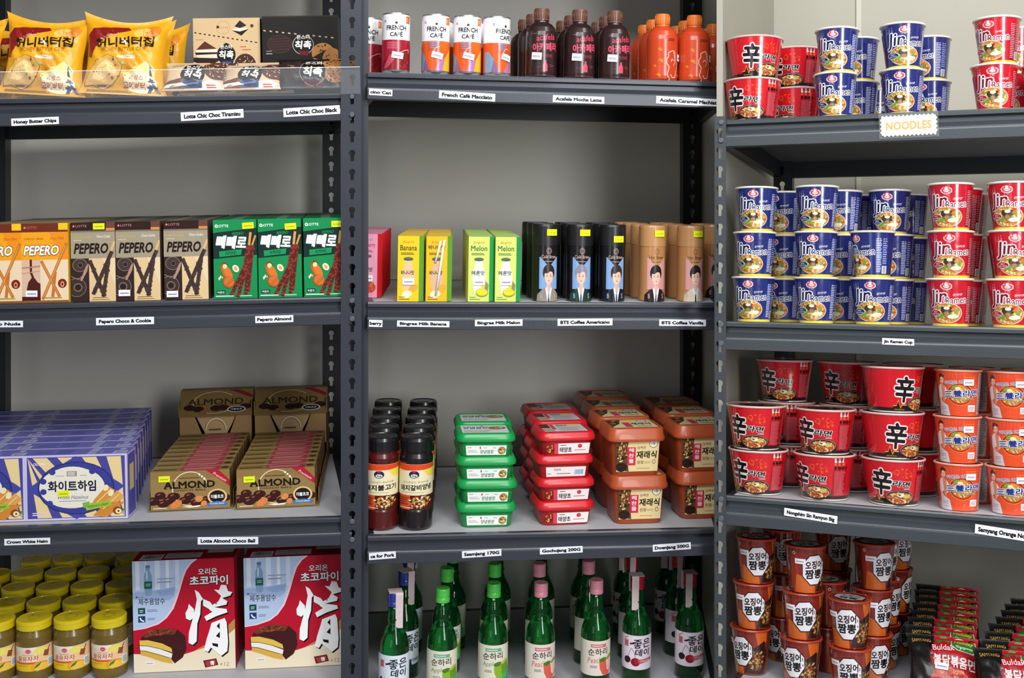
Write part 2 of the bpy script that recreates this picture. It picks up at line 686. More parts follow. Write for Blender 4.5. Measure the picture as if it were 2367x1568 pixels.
def rack(fr, name, label, uL, uR, bL, bR, depth, levels, col, posts, board='#b4b5b9', plumb=0.0):
    """uL, uR: front ends; bL, bR: ends at the back; posts: (name, mesh, u, v)"""
    wb = -fr.M.translation.z
    root = link(name, None, None, fr.M @ Matrix.Translation((0, 0, wb)))
    tag(root, label, 'rack', 'steel shop racks')
    up = Matrix.Translation((0, 0, -wb))
    shelves = {}
    ends = (uL, uR, bL, bR)
    for lv in levels:
        w = fr.w[lv]
        uL, uR, bL, bR = [e + w * math.tan(plumb) for e in ends]      # between the upright posts
        m = MB()
        f = .0125
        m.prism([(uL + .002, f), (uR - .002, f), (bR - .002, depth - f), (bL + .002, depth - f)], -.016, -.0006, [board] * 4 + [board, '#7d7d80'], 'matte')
        sh = link('shelf', m.mesh('shelf'), root, up @ Matrix.Translation((0, 0, w)), 'pale grey shelf board')
        m = MB()
        beam(m, (uL, 0), (uR, 0), col)
        link('front_beam', m.mesh('front_beam'), sh)
        m = MB()
        beam(m, (bL, depth), (bR, depth), DARK, -1)
        link('back_beam', m.mesh('back_beam'), sh)
        m = MB()
        beam(m, (uL, .014), (bL, depth - .014), DARK, -1)
        link('side_beam', m.mesh('side_beam'), sh)
        m = MB()
        beam(m, (uR, .014), (bR, depth - .014), DARK, 1)
        link('side_beam', m.mesh('side_beam'), sh)
        shelves[lv] = sh
    for nm, me, u, v, pins in posts:
        p = link(nm, me, root, up @ Matrix.Translation((u, v, 0)) @ Matrix.Rotation(plumb, 4, 'Y'))
        for x, z in pins:
            m = MB()
            m.lathe([(.0052, 0, '#5c6067'), (.0052, .002, '#5c6067'), (.004, .003, '#5c6067'), (0, .003, '#5c6067')], 'steel', 14)
            link('hook_pin', m.mesh('hook_pin'), p, Matrix.Translation((x, -.0008, z)) @ Matrix.Rotation(R(90), 4, 'X'))
    return root, shelves


# left rack
fr = FL
D = .55
wtop, wbot = fr.w[1] + .62, -fr.M.translation.z
pu0, pu1 = fr.u_at(788, -.008, 0), fr.u_at(836, -.008, 0)
bu0 = fr.u_at(745, D - .04, 0)
pins = [(.0215, fr.w[l] - d) for l in (0, 1, 2, 3) for d in (.006, .041)]
P = [('front_post', post_mesh('front_post', wbot, wtop, pu1 - pu0, .02, STEEL, .0215, fr.w[1] + .1, 1), pu0, -.008, pins),
     ('back_post', post_mesh('back_post', wbot, wtop, .042, .035, DARK, .02, fr.w[1] + .09, -1), bu0, D - .03, []),
     ('front_post', post_mesh('front_post', wbot, wtop, .039, .04, STEEL, .0175, fr.w[1] + .1, -1), pu0 - 1.0, -.008, []),
     ('back_post', post_mesh('back_post', wbot, wtop, .042, .035, DARK, .02, fr.w[1] + .09, 1), fr.u_at(7, D - .04, 0) - .042, D - .03, [])]
RKL, SHL = rack(fr, 'shelving_rack', 'grey steel rack holding the chip bags, biscuit boxes and yellow-lidded jars', pu0 - .98, pu1 - .020, fr.u_at(7, D - .04, 0) - .03, bu0 + .032, D, (0, 1, 2, 3, 4), STEEL, P, plumb=R(1.05))
for lv, a, b, y0, y1, t, g in ((1, 26, 136, 272, 289, 'Honey Butter Chips', -1.6), (1, 418, 563, 256, 276, 'Lotte Chic Choc Tiramisu', -2.4), (1, 655, 786, 247, 267, 'Lotte Chic Choc Black', -2.6),
                               (2, -48, 53, 742, 757, 'Pepero Nude', 1), (2, 222, 356, 734, 751, 'Pepero Choco & Cookie', 0), (2, 590, 678, 730, 746, 'Pepero Almond', -.5),
                               (3, 10, 116, 1245, 1260, 'Crown White Heim', 0), (3, 457, 597, 1242, 1259, 'Lotte Almond Choco Ball', 1.5)):
    strip(fr, lv, a, b, y0, y1, t, SHL[lv], g)
m = MB()
gw = fr.w[1]
gl, gr = pu0 - .96, fr.u_at(833, -.013, gw)
m.box(gl, gr, -.0135, -.0115, -.002, .050, '#e8eef0', 'clear')
m.box(gl, gr, -.0137, -.0113, .0495, .0505, '#f4f8f8', 'gloss')
link('guard_strip', m.mesh('guard_strip'), SHL[1], None, 'clear acrylic guard strip along the shelf edge')

# middle rack
fr = FM
wtop, wbot = fr.w[1] + .62, -fr.M.translation.z
u0, u1 = fr.u_at(838, .016, 0), fr.u_at(851.5, .016, 0)
b1 = fr.u_at(849, D - .03, 0)
lm = MB()
lm.box(0, u1 - u0, 0, .0016, wbot, wtop, STEEL, 'steel').box(0, .0016, 0, .03, wbot, wtop, STEEL, 'steel')
ue = fr.u_at(1655, .0, 0) + .012
b0 = fr.u_at(1580, D - .03, 0)
P = [('front_post', lm.mesh('front_post'), u0, .014, []),
     ('back_post', post_mesh('back_post', wbot, wtop, .047, .035, DARK, .022, fr.w[1] + .09, -1), b0, D - .03, []),
     ('back_post', post_mesh('back_post', wbot, wtop, .038, .035, DARK, .019, fr.w[1] + .09, 1), b1 - .038, D - .03, [])]
RKM, SHM = rack(fr, 'shelving_rack', 'grey steel rack holding canned coffee, sauce tubs and green bottles', u1 - .001, ue, b1 - .033, b0 + .05, D, (0, 1, 2, 3, 4), STEEL, P, plumb=R(-0.9))
for lv, a, b, y0, y1, t, g in ((1, 853, 907, 206, 221, 'cino Can', 2), (1, 1015, 1145, 213, 231, 'French Café Macciato', 2.2), (1, 1278, 1397, 222, 238, 'Acafela Mocha Latte', .6), (1, 1517, 1672, 226, 243, 'Acafela Caramel Machiato', 1.6),
                               (2, 853, 884, 740, 756, 'berry', 1.5), (2, 918, 1039, 742, 756, 'Bingrae Milk Banana', .8), (2, 1098, 1208, 739, 754, 'Bingrae Milk Melon', -.6), (2, 1289, 1416, 737, 753, 'BTS Coffee Americano', -.6), (2, 1524, 1632, 739, 754, 'BTS Coffee Vanilla', .4),
                               (3, 853, 915, 1277, 1293, 'ce for Pork', -3), (3, 1068, 1159, 1272, 1288, 'Ssamjang 170G', -2.2), (3, 1248, 1347, 1265, 1280, 'Gochujang 200G', -1.4), (3, 1509, 1597, 1257, 1273, 'Doenjang 500G', -2.6)):
    strip(fr, lv, a, b, y0, y1, t, SHM[lv], g)

# noodle rack
fr = FR
wtop, wbot = fr.w[1] + .006, -fr.M.translation.z - .02
q0 = fr.u_at(1652, -.008, -.3)
q1 = fr.u_at(1678, -.008, 0)
qb = fr.u_at(1790, D - .03, -.1)
pins = [(.012, fr.w[l] - d) for l in (1, 2, 3) for d in (.006, .041)]
P = [('front_post', post_mesh('front_post', wbot, wtop, q1 - q0, .03, STEELR, .009, fr.w[2] + .1, -1), q0, -.008, pins),
     ('back_post', post_mesh('back_post', wbot, wtop, .042, .035, DARK, .02, fr.w[2] + .09, 1), qb, D - .03, []),
     ('front_post', post_mesh('front_post', wbot, wtop, .04, .03, STEELR, .02, fr.w[2] + .1, 1), q0 + .92, -.008, []),
     ('back_post', post_mesh('back_post', wbot, wtop, .042, .035, DARK, .02, fr.w[2] + .09, 1), q0 + .92, D - .03, [])]
RKR, SHR = rack(fr, 'shelving_rack', 'grey steel rack holding stacks of noodle cups and bowls', q1 - .002, q0 + .93, qb + .005, q0 + .93, D, (1, 2, 3, 4), STEELR, P)
for lv, a, b, y0, y1, t, g in ((2, 2039, 2113, 783, 798, 'Jin Ramen Cup', .5), (3, 1812, 1935, 1184, 1202, 'Nongshim Sin Ramyun Big', 4.5), (3, 2253, 2400, 1223, 1245, 'Samyang Orange Noodle', 4.5)):
    strip(fr, lv, a, b, y0, y1, t, SHR[lv], g)
# the sign in its clear sleeve
w = fr.w_at(2100, 289, -.012)
u = fr.u_at(2100, -.012, w)
pxm = abs(fr.u_at(2101, -.012, w) - fr.u_at(2100, -.012, w))
root = link('sign', None, None, fr.M @ Matrix.Translation((u, -.0095, w)) @ Matrix.Rotation(R(-1.0), 4, 'Y'))
tag(root, 'white scalloped paper sign reading NOODLES taped to the upper noodle shelf', 'sign')
m = MB()
sw, sh = pxm * 126, pxm * 46
n = 26
pts = []
for i in range(n):
    pts.append((-sw / 2 + sw * (i + .25) / n, -sh / 2 - (.0022 if i % 2 else 0)))
    pts.append((-sw / 2 + sw * (i + .75) / n, -sh / 2 - (.0022 if i % 2 else 0)))
for i in range(9):
    pts.append((sw / 2 + (.0022 if i % 2 else 0), -sh / 2 + sh * (i + .25) / 9))
    pts.append((sw / 2 + (.0022 if i % 2 else 0), -sh / 2 + sh * (i + .75) / 9))
for i in range(n):
    pts.append((sw / 2 - sw * (i + .25) / n, sh / 2 + (.0022 if i % 2 else 0)))
    pts.append((sw / 2 - sw * (i + .75) / n, sh / 2 + (.0022 if i % 2 else 0)))
for i in range(9):
    pts.append((-sw / 2 - (.0022 if i % 2 else 0), sh / 2 - sh * (i + .25) / 9))
    pts.append((-sw / 2 - (.0022 if i % 2 else 0), sh / 2 - sh * (i + .75) / 9))
m.add([(x, 0, z) for x, z in pts] + [(x, .0006, z) for x, z in pts], [tuple(range(len(pts)))] + [(i, len(pts) + i, len(pts) + (i + 1) % len(pts), (i + 1) % len(pts)) for i in range(len(pts))], '#fbfaf5', 'paper')
a = Art(sw, sh, 0, -sh / 2)
a.text('NOODLES', 50, 50, 84, 46, '#e39c2c', .055)
m.art(a, on_front(0))
link('paper', m.mesh('paper'), root)
m = MB()
m.box(-pxm * 69, pxm * 69, -.0022, -.0016, -pxm * 31, pxm * 31, '#ffffff', 'clear')
link('sleeve', m.mesh('sleeve'), root, None, 'clear plastic sleeve over the paper')

# ================================================================== packages: boxes, cartons, packs
def sticker_art(w, h, yellow):
    a = Art(w, h)
    a.rect(0, 0, 100, 100, '#e6f20a' if yellow else '#f3eef4')
    a.bars(20, 38, 84, 68, 1, '#8a8f60' if yellow else '#a9a2b4')
    a.rects([(14 + 13 * i, 42, 22 + 13 * i, 66) for i in range(6)], '#b9c23a' if yellow else '#8f8a9c')
    return a


def sticker(w=.022, h=.012, yellow=False):
    """a small price sticker, flat, with a hair of thickness, centred at its foot"""
    m = MB()
    c = '#e6f20a' if yellow else '#f3eef4'
    m.box(-w / 2, w / 2, 0, .0004, 0, h, c, 'paper')
    m.art(sticker_art(w, h, yellow), on_front(0), 'paper', h0=.0001)
    return m.mesh('price_sticker')


ST_W, ST_Y = sticker(), sticker(yellow=True)


class Boxed(Proto):
    """a carton thing; stickers: (mesh, x, y, z, angle) become price_sticker parts of one copy"""

    def place(s, M, label, group=None, skip=(), st=()):
        o = Proto.place(s, M, label, group, skip)
        for me, x, y, z, g in st:
            link('price_sticker', me, o, Matrix.Translation((x, y, z)) @ Matrix.Rotation(R(g), 4, 'Y'),
                 'yellow price sticker' if me == ST_Y else 'white price sticker')
        return o


def carton(name, cat, w, d, h, cols, art, fin='card', top=None, side=None):
    m = MB()
    m.box(-w / 2, w / 2, -d / 2, d / 2, 0, h, cols, fin)
    m.art(art, on_front(-d / 2), fin)
    if top:
        m.art(top, on_top(h), fin)
    if side:
        m.art(side, on_side(w / 2), fin)
    return Boxed(name, cat, [('carton', m.mesh(name), None)])


# --- stick biscuit boxes
SBW, SBH = .0875, .153


def sticks(a, lst, c, wd, bumps=None, seed=1):
    for q in lst:
        a.line(q, wd, c)
        if bumps:
            g = random.Random(seed)
            (x0, y0), (x1, y1) = q
            P = []
            for i in range(26):
                t = g.random()
                P.append(a.epts(x0 + (x1 - x0) * t + g.uniform(-.55, .55) * wd, y0 + (y1 - y0) * t, 2.1, 1.3, g.uniform(0, 90), 6))
            a.raw(P, bumps, 2e-6)


def art_nude(w, h):
    a = Art(w, h)
    a.rect(0, 0, 100, 11, '#6d2b18').text('LOTTE', 21, 5.2, 24, 3.2, '#c9705e', .01).poly([(5, 5.2), (7.5, 3.8), (10, 5.2), (7.5, 6.8)], '#e08a7c')
    a.rect(80, 0, 100, 8.5, '#f6c21c')
    a.rect(0, 11, 100, 46, '#f2a21a').rect(0, 28, 100, 38, '#f5b21c').poly([(60, 11), (100, 11), (100, 46), (85, 46)], '#ee8f17')
    a.text('KOREA NO.1 BRAND', 27, 19.5, 42, 2.6, '#6d3512', 0).text('Choco Filled', 77, 19, 30, 3.4, '#a4471a', 0, .3)
    a.rect(0, 46, 40, 100, '#d9b59c').line([(20, 46), (20, 62), (24, 68)], 5, '#5a1f12')
    a.poly([(8, 100), (10, 84), (14, 74), (24, 66), (34, 74), (40, 76), (40, 100)], '#4c1c12').poly([(0, 100), (0, 92), (40, 92), (40, 100)], '#44170f')
    a.line([(0, 56), (40, 54)], 3, '#b77b5c').line([(0, 63), (38, 60)], 2, '#c58e70')
    a.rect(40, 46, 100, 100, '#ead2b0')
    sticks(a, [[(43, 48), (80, 92)], [(72, 62), (66, 92)], [(97, 26), (45, 95)]], '#c1732c', 6.5)
    a.line([(95, 28), (47, 92)], 1.5, '#e3a55c').line([(45, 50), (78, 90)], 1.4, '#dd9c55')
    a.text('PEPERO', 43, 34, 76, 12.5, '#fdfaf2', .045, .22, 0, '#7b4a14', .05)
    a.ell(87, 76, 9.5, 5.8, '#7a1f14').ring(87, 77, 4, 3.5, '#e6b07a', .4)
    a.rect(0, 97, 100, 100, '#8c5a30').bars(50, 92.5, 92, 95.5, 1, '#b28b2c')
    return a


def art_choco(w, h):
    a = Art(w, h)
    a.rect(0, 0, 100, 10.5, '#2e1613').text('LOTTE', 24, 4.6, 25, 3, '#c28a88', .01).poly([(4, 4.6), (7, 3), (10, 4.6), (7, 6.4)], '#e27a7a')
    a.rect(80, 0, 100, 10.5, '#6b4034').rect(80, 7.5, 100, 11, '#d98a45')
    a.rect(0, 10.5, 100, 45.5, '#a2967e').rect(0, 10.5, 100, 12.5, '#7d705c')
    a.text('KOREA NO.1 BRAND', 26, 18.5, 40, 2.4, '#d5ae55', 0).text('Choco Cookie', 74, 17.8, 31, 3.4, '#fbf8f0', .01, .3).bars(6, 22, 30, 23.2, 1, '#d8cfba')
    a.rect(0, 45.5, 40.5, 100, '#2f201d')
    a.ell(20, 54, 17, 8.5, '#44332f').ring(20, 54, 17, 8.5, '#8a7468', .08).ell(21, 54, 7, 4, '#2a1b18').ring(21, 54, 6, 3.5, '#7e695e', .2)
    a.ell(12, 82, 22, 12, '#3b2b27').ring(12, 82, 22, 12, '#857066', .06).ring(15, 82, 10, 5.5, '#77645a', .25).ell(15, 82, 6, 3.2, '#241715')
    a.poly([(20, 73), (34, 55), (40, 52), (36, 62), (24, 74)], '#b38a7c').line([(0, 68), (16, 72), (28, 66)], 1.6, '#8f7a70')
    a.rect(40.5, 45.5, 100, 100, '#e0c191').poly([(70, 45.5), (100, 45.5), (100, 80)], '#e6cda4')
    a.line([(99, 25), (88, 40)], 5.5, '#d8b273')
    sticks(a, [[(43, 49), (74, 93)], [(84, 52), (72, 93)], [(92, 38), (50, 90)]], '#3a2a28', 8.5, '#4b3936', 3)
    a.text('PEPERO', 46, 33, 78, 13.5, '#22110f', .05, .22)
    a.bars(48, 94.5, 92, 96.5, 1, '#7d5f36').bars(46, 97, 96, 99, 1, '#8d6f45')
    return a


def art_almond_sticks(w, h):
    a = Art(w, h)
    a.rect(0, 0, 100, 100, '#0f8a4c').poly([(0, 16.5), (100, 10.5), (100, 45), (0, 49.5)], '#0d2c26')
    a.text('LOTTE', 22, 7.8, 27, 3.4, '#eefaf2', .03).ell(7.5, 7.8, 3.6, 2.1, '#eefaf2').ell(7.5, 7.8, 1.6, 1, '#0f8a4c')
    a.line([(86, 17), (82, 34)], 5.5, '#d99a55').line([(97, 21), (86, 38)], 4.5, '#cf8e4c')
    sticks(a, [[(83, 34), (73, 94)], [(90, 34), (78, 90)], [(80, 36), (72, 60)], [(72, 60), (40, 95)], [(74, 62), (55, 97)]], '#5b1c15', 8.5, '#8a3528', 5)
    a.text('빼빼로', 41, 28.5, 70, 17, '#ffffff', .055, .16, -3, '#3a4a44', .05)
    a.text('PEPERO', 57, 17.8, 27, 4, '#1e9a5c', .02, .2, 3).poly([(13, 40), (66, 37.5), (64, 44.5), (14, 47)], '#159257').text('ALMOND', 40, 42, 26, 4, '#0b3b2a', .03, .15, 2)
    a.ell(28, 66, 9, 11, '#c55f28', 25).ell(33, 67, 8, 10, '#d9772f', 28).ring(29, 62, 9, 9, '#8c3a16', .14, 25, 20, 20, 150).ell(26, 59, 5, 3, '#f0d9a0', -30)
    a.ell(34, 79, 13, 7.6, '#b9511f', 40).ell(35, 78.4, 11.5, 6.2, '#d2702e', 40).line([(27, 83), (43, 74)], 1, '#9c441a').line([(29, 85), (45, 76)], 1, '#9c441a')
    a.ell(51, 62, 7, 5, '#f1e2b8', 35).ell(51, 62, 3.5, 3, '#d9a07a', 35).poly([(10, 74), (17, 70), (18, 73), (12, 77)], '#f0e0b2').poly([(19, 71), (22, 73), (19, 75)], '#d9c38a')
    a.rect(6, 89.5, 26, 94.2, '#12241c').text('아몬드', 16, 91.9, 17, 3, '#ffffff', .03).bars(4, 95.4, 55, 98, 1, '#dff2e6').bars(60, 95.4, 95, 98, 1, '#b9d9c4')
    return a


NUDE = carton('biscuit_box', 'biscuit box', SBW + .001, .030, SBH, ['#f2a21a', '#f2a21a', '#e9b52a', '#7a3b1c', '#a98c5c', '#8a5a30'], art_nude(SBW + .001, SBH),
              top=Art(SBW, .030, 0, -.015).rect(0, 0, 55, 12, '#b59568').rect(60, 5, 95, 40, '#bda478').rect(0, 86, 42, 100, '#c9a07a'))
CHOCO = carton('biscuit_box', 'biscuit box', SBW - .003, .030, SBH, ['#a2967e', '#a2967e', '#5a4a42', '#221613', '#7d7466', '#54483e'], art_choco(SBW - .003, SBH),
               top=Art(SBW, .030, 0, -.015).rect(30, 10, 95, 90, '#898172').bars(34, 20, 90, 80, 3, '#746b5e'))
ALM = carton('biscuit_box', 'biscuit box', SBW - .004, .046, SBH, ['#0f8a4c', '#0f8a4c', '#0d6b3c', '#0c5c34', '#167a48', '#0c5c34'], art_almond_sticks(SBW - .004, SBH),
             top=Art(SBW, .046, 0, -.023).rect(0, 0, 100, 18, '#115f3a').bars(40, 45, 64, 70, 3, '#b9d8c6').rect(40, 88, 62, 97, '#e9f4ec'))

# --- white and blue wafer boxes
HW, HD, HH = .197, .056, .127
a = Art(HW, HH)
a.rect(0, 0, 100, 100, '#c9c2e0').rect(2.2, 3, 97.8, 97, '#4a4899')
for k in range(-3, 4):
    x = 14 + k * 24
    a.poly([(max(3, min(97, t)), y) for t, y in ((x - 6, 4), (x + 8, 4), (x + 60, 96), (x + 46, 96))], '#e8cf96')
a.poly([(50, 2), (62, 14), (92, 44), (97, 50), (90, 58), (62, 88), (50, 99), (38, 88), (8, 58), (3, 50), (10, 43), (38, 13)], '#4549a0')
a.ell(50, 51, 37, 40, '#3b418f', 0, 34).ring(50, 51, 37.5, 40.5, '#2c2f74', .04, 0, 34)
a.ell(46, 50, 32, 31, '#e9e4d4', 0, 30).ell(46, 30, 18, 12, '#e9e4d4').ell(46, 68, 22, 14, '#e9e4d4')
for x, y in ((18, 40), (18, 56), (27, 26), (66, 26), (24, 74)):
    a.ell(x, y, 3.2, 4.5, '#3b418f')
a.text('CROWN', 14, 13.5, 11, 4, '#f4f2ff', .02).rect(41, 25, 51, 33, '#9a978e').bars(42, 26, 50, 32, 3, '#e9e4d4').bars(30, 31, 39, 33, 1, '#a8a498').bars(54, 31, 62, 33, 1, '#a8a498')
a.text('화이트하임', 46, 48, 47, 17, '#1b1b3a', .05)
a.text('White Hazelnut', 47, 65, 30, 6, '#4a5596', 0, .3).bars(33, 70, 60, 72, 1, '#8f8fa0')
a.poly([(66, 72), (80, 48), (88, 56), (74, 82)], '#d9913f').poly([(72, 82), (90, 56), (97, 66), (78, 92)], '#e0a252').poly([(66, 94), (80, 74), (97, 74), (80, 97)], '#cf8636').line([(70, 74), (84, 54)], 1, '#f3cf8e').line([(76, 84), (92, 62)], 1, '#f3cf8e')
a.ell(79, 52, 2.6, 5, '#f3e3b8', -30).ell(84, 60, 2.6, 5.5, '#f3e3b8', -30)
a.poly([(57, 76), (83, 71), (85, 79), (60, 86)], '#9cbf3a').text('HAZELNUT CREAM', 71, 78.5, 20, 3.4, '#33541a', .02, 0, 8).poly([(56, 74), (63, 72), (62, 80), (57, 82)], '#7fb24a')
a.ell(90, 87, 4.5, 6, '#8a4a22').ell(91, 88, 3, 4, '#f2e0b0').ell(91, 88, 1, 1.4, '#2a1a12').poly([(94, 86), (98, 82), (98, 88)], '#4c8a34')
a.bars(7, 87, 21, 93, 2, '#d9d4ea')
t = Art(HW, HD, 0, -HD / 2)
t.rect(0, 0, 100, 5, '#c4c0e6').bars(4, 25, 26, 85, 3, '#5f5fae').bars(28, 25, 44, 85, 3, '#5353a4').rect(60, 8, 68, 96, '#a9abd2').bars(61, 14, 67, 92, 6, '#8d90c0').poly([(70, 85), (72, 30), (75, 85)], '#8284c4').rect(85, 55, 98, 92, '#cfcfe8').bars(86, 60, 97, 88, 9, '#33336a', True).ell(91, 30, 3, 12, '#b9bbe2')
sd = Art(HD, HH)
sd.rect(0, 0, 100, 100, '#b9b3da').rect(8, 3, 92, 97, '#5553a6').rect(25, 20, 75, 60, '#d6bd88')
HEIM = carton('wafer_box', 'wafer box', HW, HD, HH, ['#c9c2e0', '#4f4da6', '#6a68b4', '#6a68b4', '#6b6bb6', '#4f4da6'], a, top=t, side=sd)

# --- gold chocolate almond packs and their display carton
AW, AD, AH = .154, .0365, .0765
a = Art(AW, AH)
a.rect(0, 0, 100, 100, '#967a49').rect(0, 0, 100, 20, '#8f7344')
a.ring(50, 47, 23, 45, '#e9dcb2', .05, 0, 40, 60, 300).ring(50, 47, 23, 45, '#e9dcb2', .06, 0, 14, 0, 40)
for x, y in ((62, 11), (65, 16), (68, 22)):
    a.ell(x, y, 1.3, 2.6, '#fffbe6')
a.text('LOTTE', 9, 9, 11, 5, '#b5603c', 0).bars(36, 17, 62, 21, 1, '#4a3a1e')
a.text('ALMOND', 49, 36, 65, 19, '#17100a', .06)
for x in (19.5, 25, 31, 35.5, 39, 43, 47, 52, 58.5, 62, 69, 72.5):
    a.rects([(x - 1.6, 44.4, x + 1.6, 45.8)], '#17100a')
a.text('CHOCO BALL', 50, 50.5, 41, 4.6, '#2a1d10', .03)
for x, y, rx, ry in ((3, 76, 8, 11), (12, 62, 7, 10), (23, 75, 8, 9.5), (29, 65, 8, 10), (16, 83, 8, 9.5), (43, 77, 8, 10), (49, 66, 7, 9.5), (87, 62, 6, 8), (95, 74, 6, 9), (70, 78, 6, 10), (58, 84, 8, 10)):
    a.ell(x, y, rx, ry, '#3a1512').ell(x - rx * .25, y - ry * .35, rx * .35, ry * .22, '#8a4a40', 20)
a.ell(32, 86, 8, 9, '#d9803f', 30).ell(61, 74, 5, 8, '#d98a4a', 20).ell(67, 86, 4, 7, '#d98a4a', 30).poly([(38, 92), (48, 96), (60, 95), (64, 90), (52, 92)], '#efe6d2')
a.poly([(70, 0), (86, 0), (100, 28), (100, 44)], '#b01f2c').text('Premium', 87.5, 19, 20, 7.5, '#f6dcd8', .012, .25, -34)
a.ell(84, 70, 12.5, 20, '#e3bd82').ell(84, 70, 10, 16, '#1d1512').text('더블초코', 84, 70, 16, 10, '#ffffff', .04)
a.poly([(71, 86), (84, 82), (97, 86), (96, 95), (84, 91), (72, 95)], '#3f74b8').text('Double Black', 84, 88, 18, 4, '#dfeefc', .02).bars(3, 93, 22, 97, 1, '#e0d5b8')
t = Art(AW, AD, 0, -AD / 2)
t.rect(0, 0, 100, 8, '#c8ac74').rect(0, 8, 37, 100, '#8a7040').bars(3, 50, 32, 80, 1, '#2e2412').rect(37, 8, 87, 100, '#a33b4a').bars(41, 35, 84, 85, 2, '#d98a90').rect(87, 8, 100, 100, '#8a7040').ell(93, 55, 5, 24, '#4a2c14')
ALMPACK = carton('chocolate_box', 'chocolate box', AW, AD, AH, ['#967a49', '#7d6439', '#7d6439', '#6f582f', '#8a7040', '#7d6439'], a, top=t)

m = MB()
TW, TD = .166, .43
m.box(-TW / 2, TW / 2, -TD / 2 + .012, TD / 2, 0, .002, '#8a7146')
m.box(-TW / 2, -TW / 2 + .002, -TD / 2 + .03, TD / 2 - .06, .002, .032, '#7b6236').box(TW / 2 - .002, TW / 2, -TD / 2 + .03, TD / 2 - .06, .002, .032, '#7b6236')
tray = m.mesh('tray')
m = MB()
y0, y1, zt = TD / 2 - .066, TD / 2, .150
m.box(-TW / 2, -TW / 2 + .002, y0, y1, .002, zt, '#7b6236').box(TW / 2 - .002, TW / 2, y0, y1, .002, zt, '#7b6236').box(-TW / 2, TW / 2, y1 - .002, y1, .002, zt, '#a98a5c')
m.add([(-TW / 2, y0, .05), (-TW / 2 + .036, y0, .118), (-TW / 2, y0, .118), (TW / 2, y0, .05), (TW / 2 - .036, y0, .118), (TW / 2, y0, .118), (-TW / 2 + .062, y0, .05), (TW / 2 - .062, y0, .05)],
      [(0, 6, 1, 2), (7, 3, 5, 4)], '#9a7c50')
m.add([(-TW / 2 + .036, y0 + .012, .118), (TW / 2 - .036, y0 + .012, .118), (TW / 2 - .062, y0 + .006, .07), (-TW / 2 + .062, y0 + .006, .07)], [(3, 2, 1, 0)], '#b5976a')
aa = Art(.07, .05, 0, .07).ring(50, 70, 34, 55, '#e9dcb2', .1, 0, 18, 0, 180).bars(28, 62, 72, 74, 1, '#5a4424')
m.art(aa, on_front(y0 + .004))
hood = m.mesh('hood')
m = MB()
lw, lz0, lz1 = TW, .118, .172
m.add([(-lw / 2, y0 - .004, lz0), (lw / 2, y0 - .004, lz0), (lw / 2, y0 + .035, lz1), (-lw / 2, y0 + .035, lz1), (-lw / 2, y1, lz0 + .03), (lw / 2, y1, lz0 + .03), (lw / 2, y1, lz1), (-lw / 2, y1, lz1)],
      [(0, 1, 2, 3), (3, 2, 6, 7), (1, 5, 6, 2), (4, 0, 3, 7), (5, 4, 7, 6)], '#7a6338')
aa = Art(lw, .066, 0, 0)
aa.ring(48, 48, 30, 42, '#c9bd98', .04, 0, 34, 40, 330).text('ALMOND', 49, 45, 76, 24, '#2b2214', .025).poly([(66, 0), (80, 0), (99, 22), (99, 34)], '#7d1f26')
for x, y in ((14, 66), (26, 72), (50, 70), (60, 68), (90, 66)):
    aa.ell(x, y, 8, 11, '#2c1712')
aa.ell(78, 76, 13, 12, '#b9b6a6').ell(78, 76, 11, 9, '#1c1a22').text('더블초코', 78, 76, 15, 7, '#c9c6d0', .03).ell(34, 82, 7, 8, '#8a5533', 20)
fx = .039 / .054
m.art(aa, lambda u, v, h: ((u, y0 - .004 + v * .586 - h, lz0 + v * .81 + h), None))
lid = m.mesh('lid_flap')
DISPLAY = Proto('display_carton', 'display carton', [('tray', tray, None), ('hood', hood, None), ('lid_flap', lid, 'dark gold lid flap')])

# --- big red marshmallow pie box
CW, CD, CH = .203, .125, .226
a = Art(CW, CH)
a.rect(0, 0, 100, 100, '#c1122e')
crv = [(0, 0), (62, 0), (56, 4), (51, 10), (48, 17), (45, 26), (42, 34), (38, 43), (32, 51), (24, 56), (12, 59.5), (0, 61)]
a.poly([(0, 0), (64, 0), (58, 4), (53, 10), (50, 17), (47, 26), (44, 34.4), (40, 43.6), (33, 52), (25, 57.2), (12, 60.7), (0, 62)], '#f0d6e0').poly(crv, '#b9cdec')
for x, w_, c in ((3, 4, '#dfeaf8'), (12, 2, '#cfdff4'), (22, 5, '#dbe7f7'), (33, 3, '#e6effa'), (42, 4, '#d3e1f5')):
    a.rect(x, 0, x + w_, 26, c)
a.poly([(0, 28), (20, 27), (42, 24), (41, 32), (36, 36), (0, 34)], '#9fb4da').poly([(22, 28), (42, 25), (40, 31), (28, 32)], '#8ea6d2')
a.poly([(12, 30), (11.5, 13), (13, 9), (13, 5), (17, 5), (17, 9), (19, 13), (19, 30), (17, 31.5), (13, 31.5)], '#7fa3c4').rect(13, 4, 17.4, 6.5, '#5a7d9a').rect(11.5, 18.5, 19.2, 25, '#1f5c50').rect(13.5, 9, 15, 17, '#c5daea').bars(13, 20, 18, 23, 2, '#8fc0b0')
a.bars(24, 15.5, 42, 17.5, 1, '#9aa6bd').bars(24, 18.5, 41, 20.5, 1, '#8d9ab3').rect(3, 31.5, 5, 33, '#4a5a80').bars(6, 31.8, 12, 33, 1, '#6a7a9c')
a.text('제주용암수', 18.5, 36.5, 26, 6, '#25303f', .015)
a.rect(5, 42, 12, 47.5, '#1c4a44').bars(6.5, 43.5, 10.5, 46.5, 2, '#b9d8c8').rect(5, 49.3, 12, 55, '#1d3a6c').line([(7, 51), (8, 53), (10.5, 54)], 1.3, '#f0f4fb').bars(14, 43.5, 25, 46, 2, '#7685a5').bars(14, 51, 23, 53.5, 2, '#7685a5')
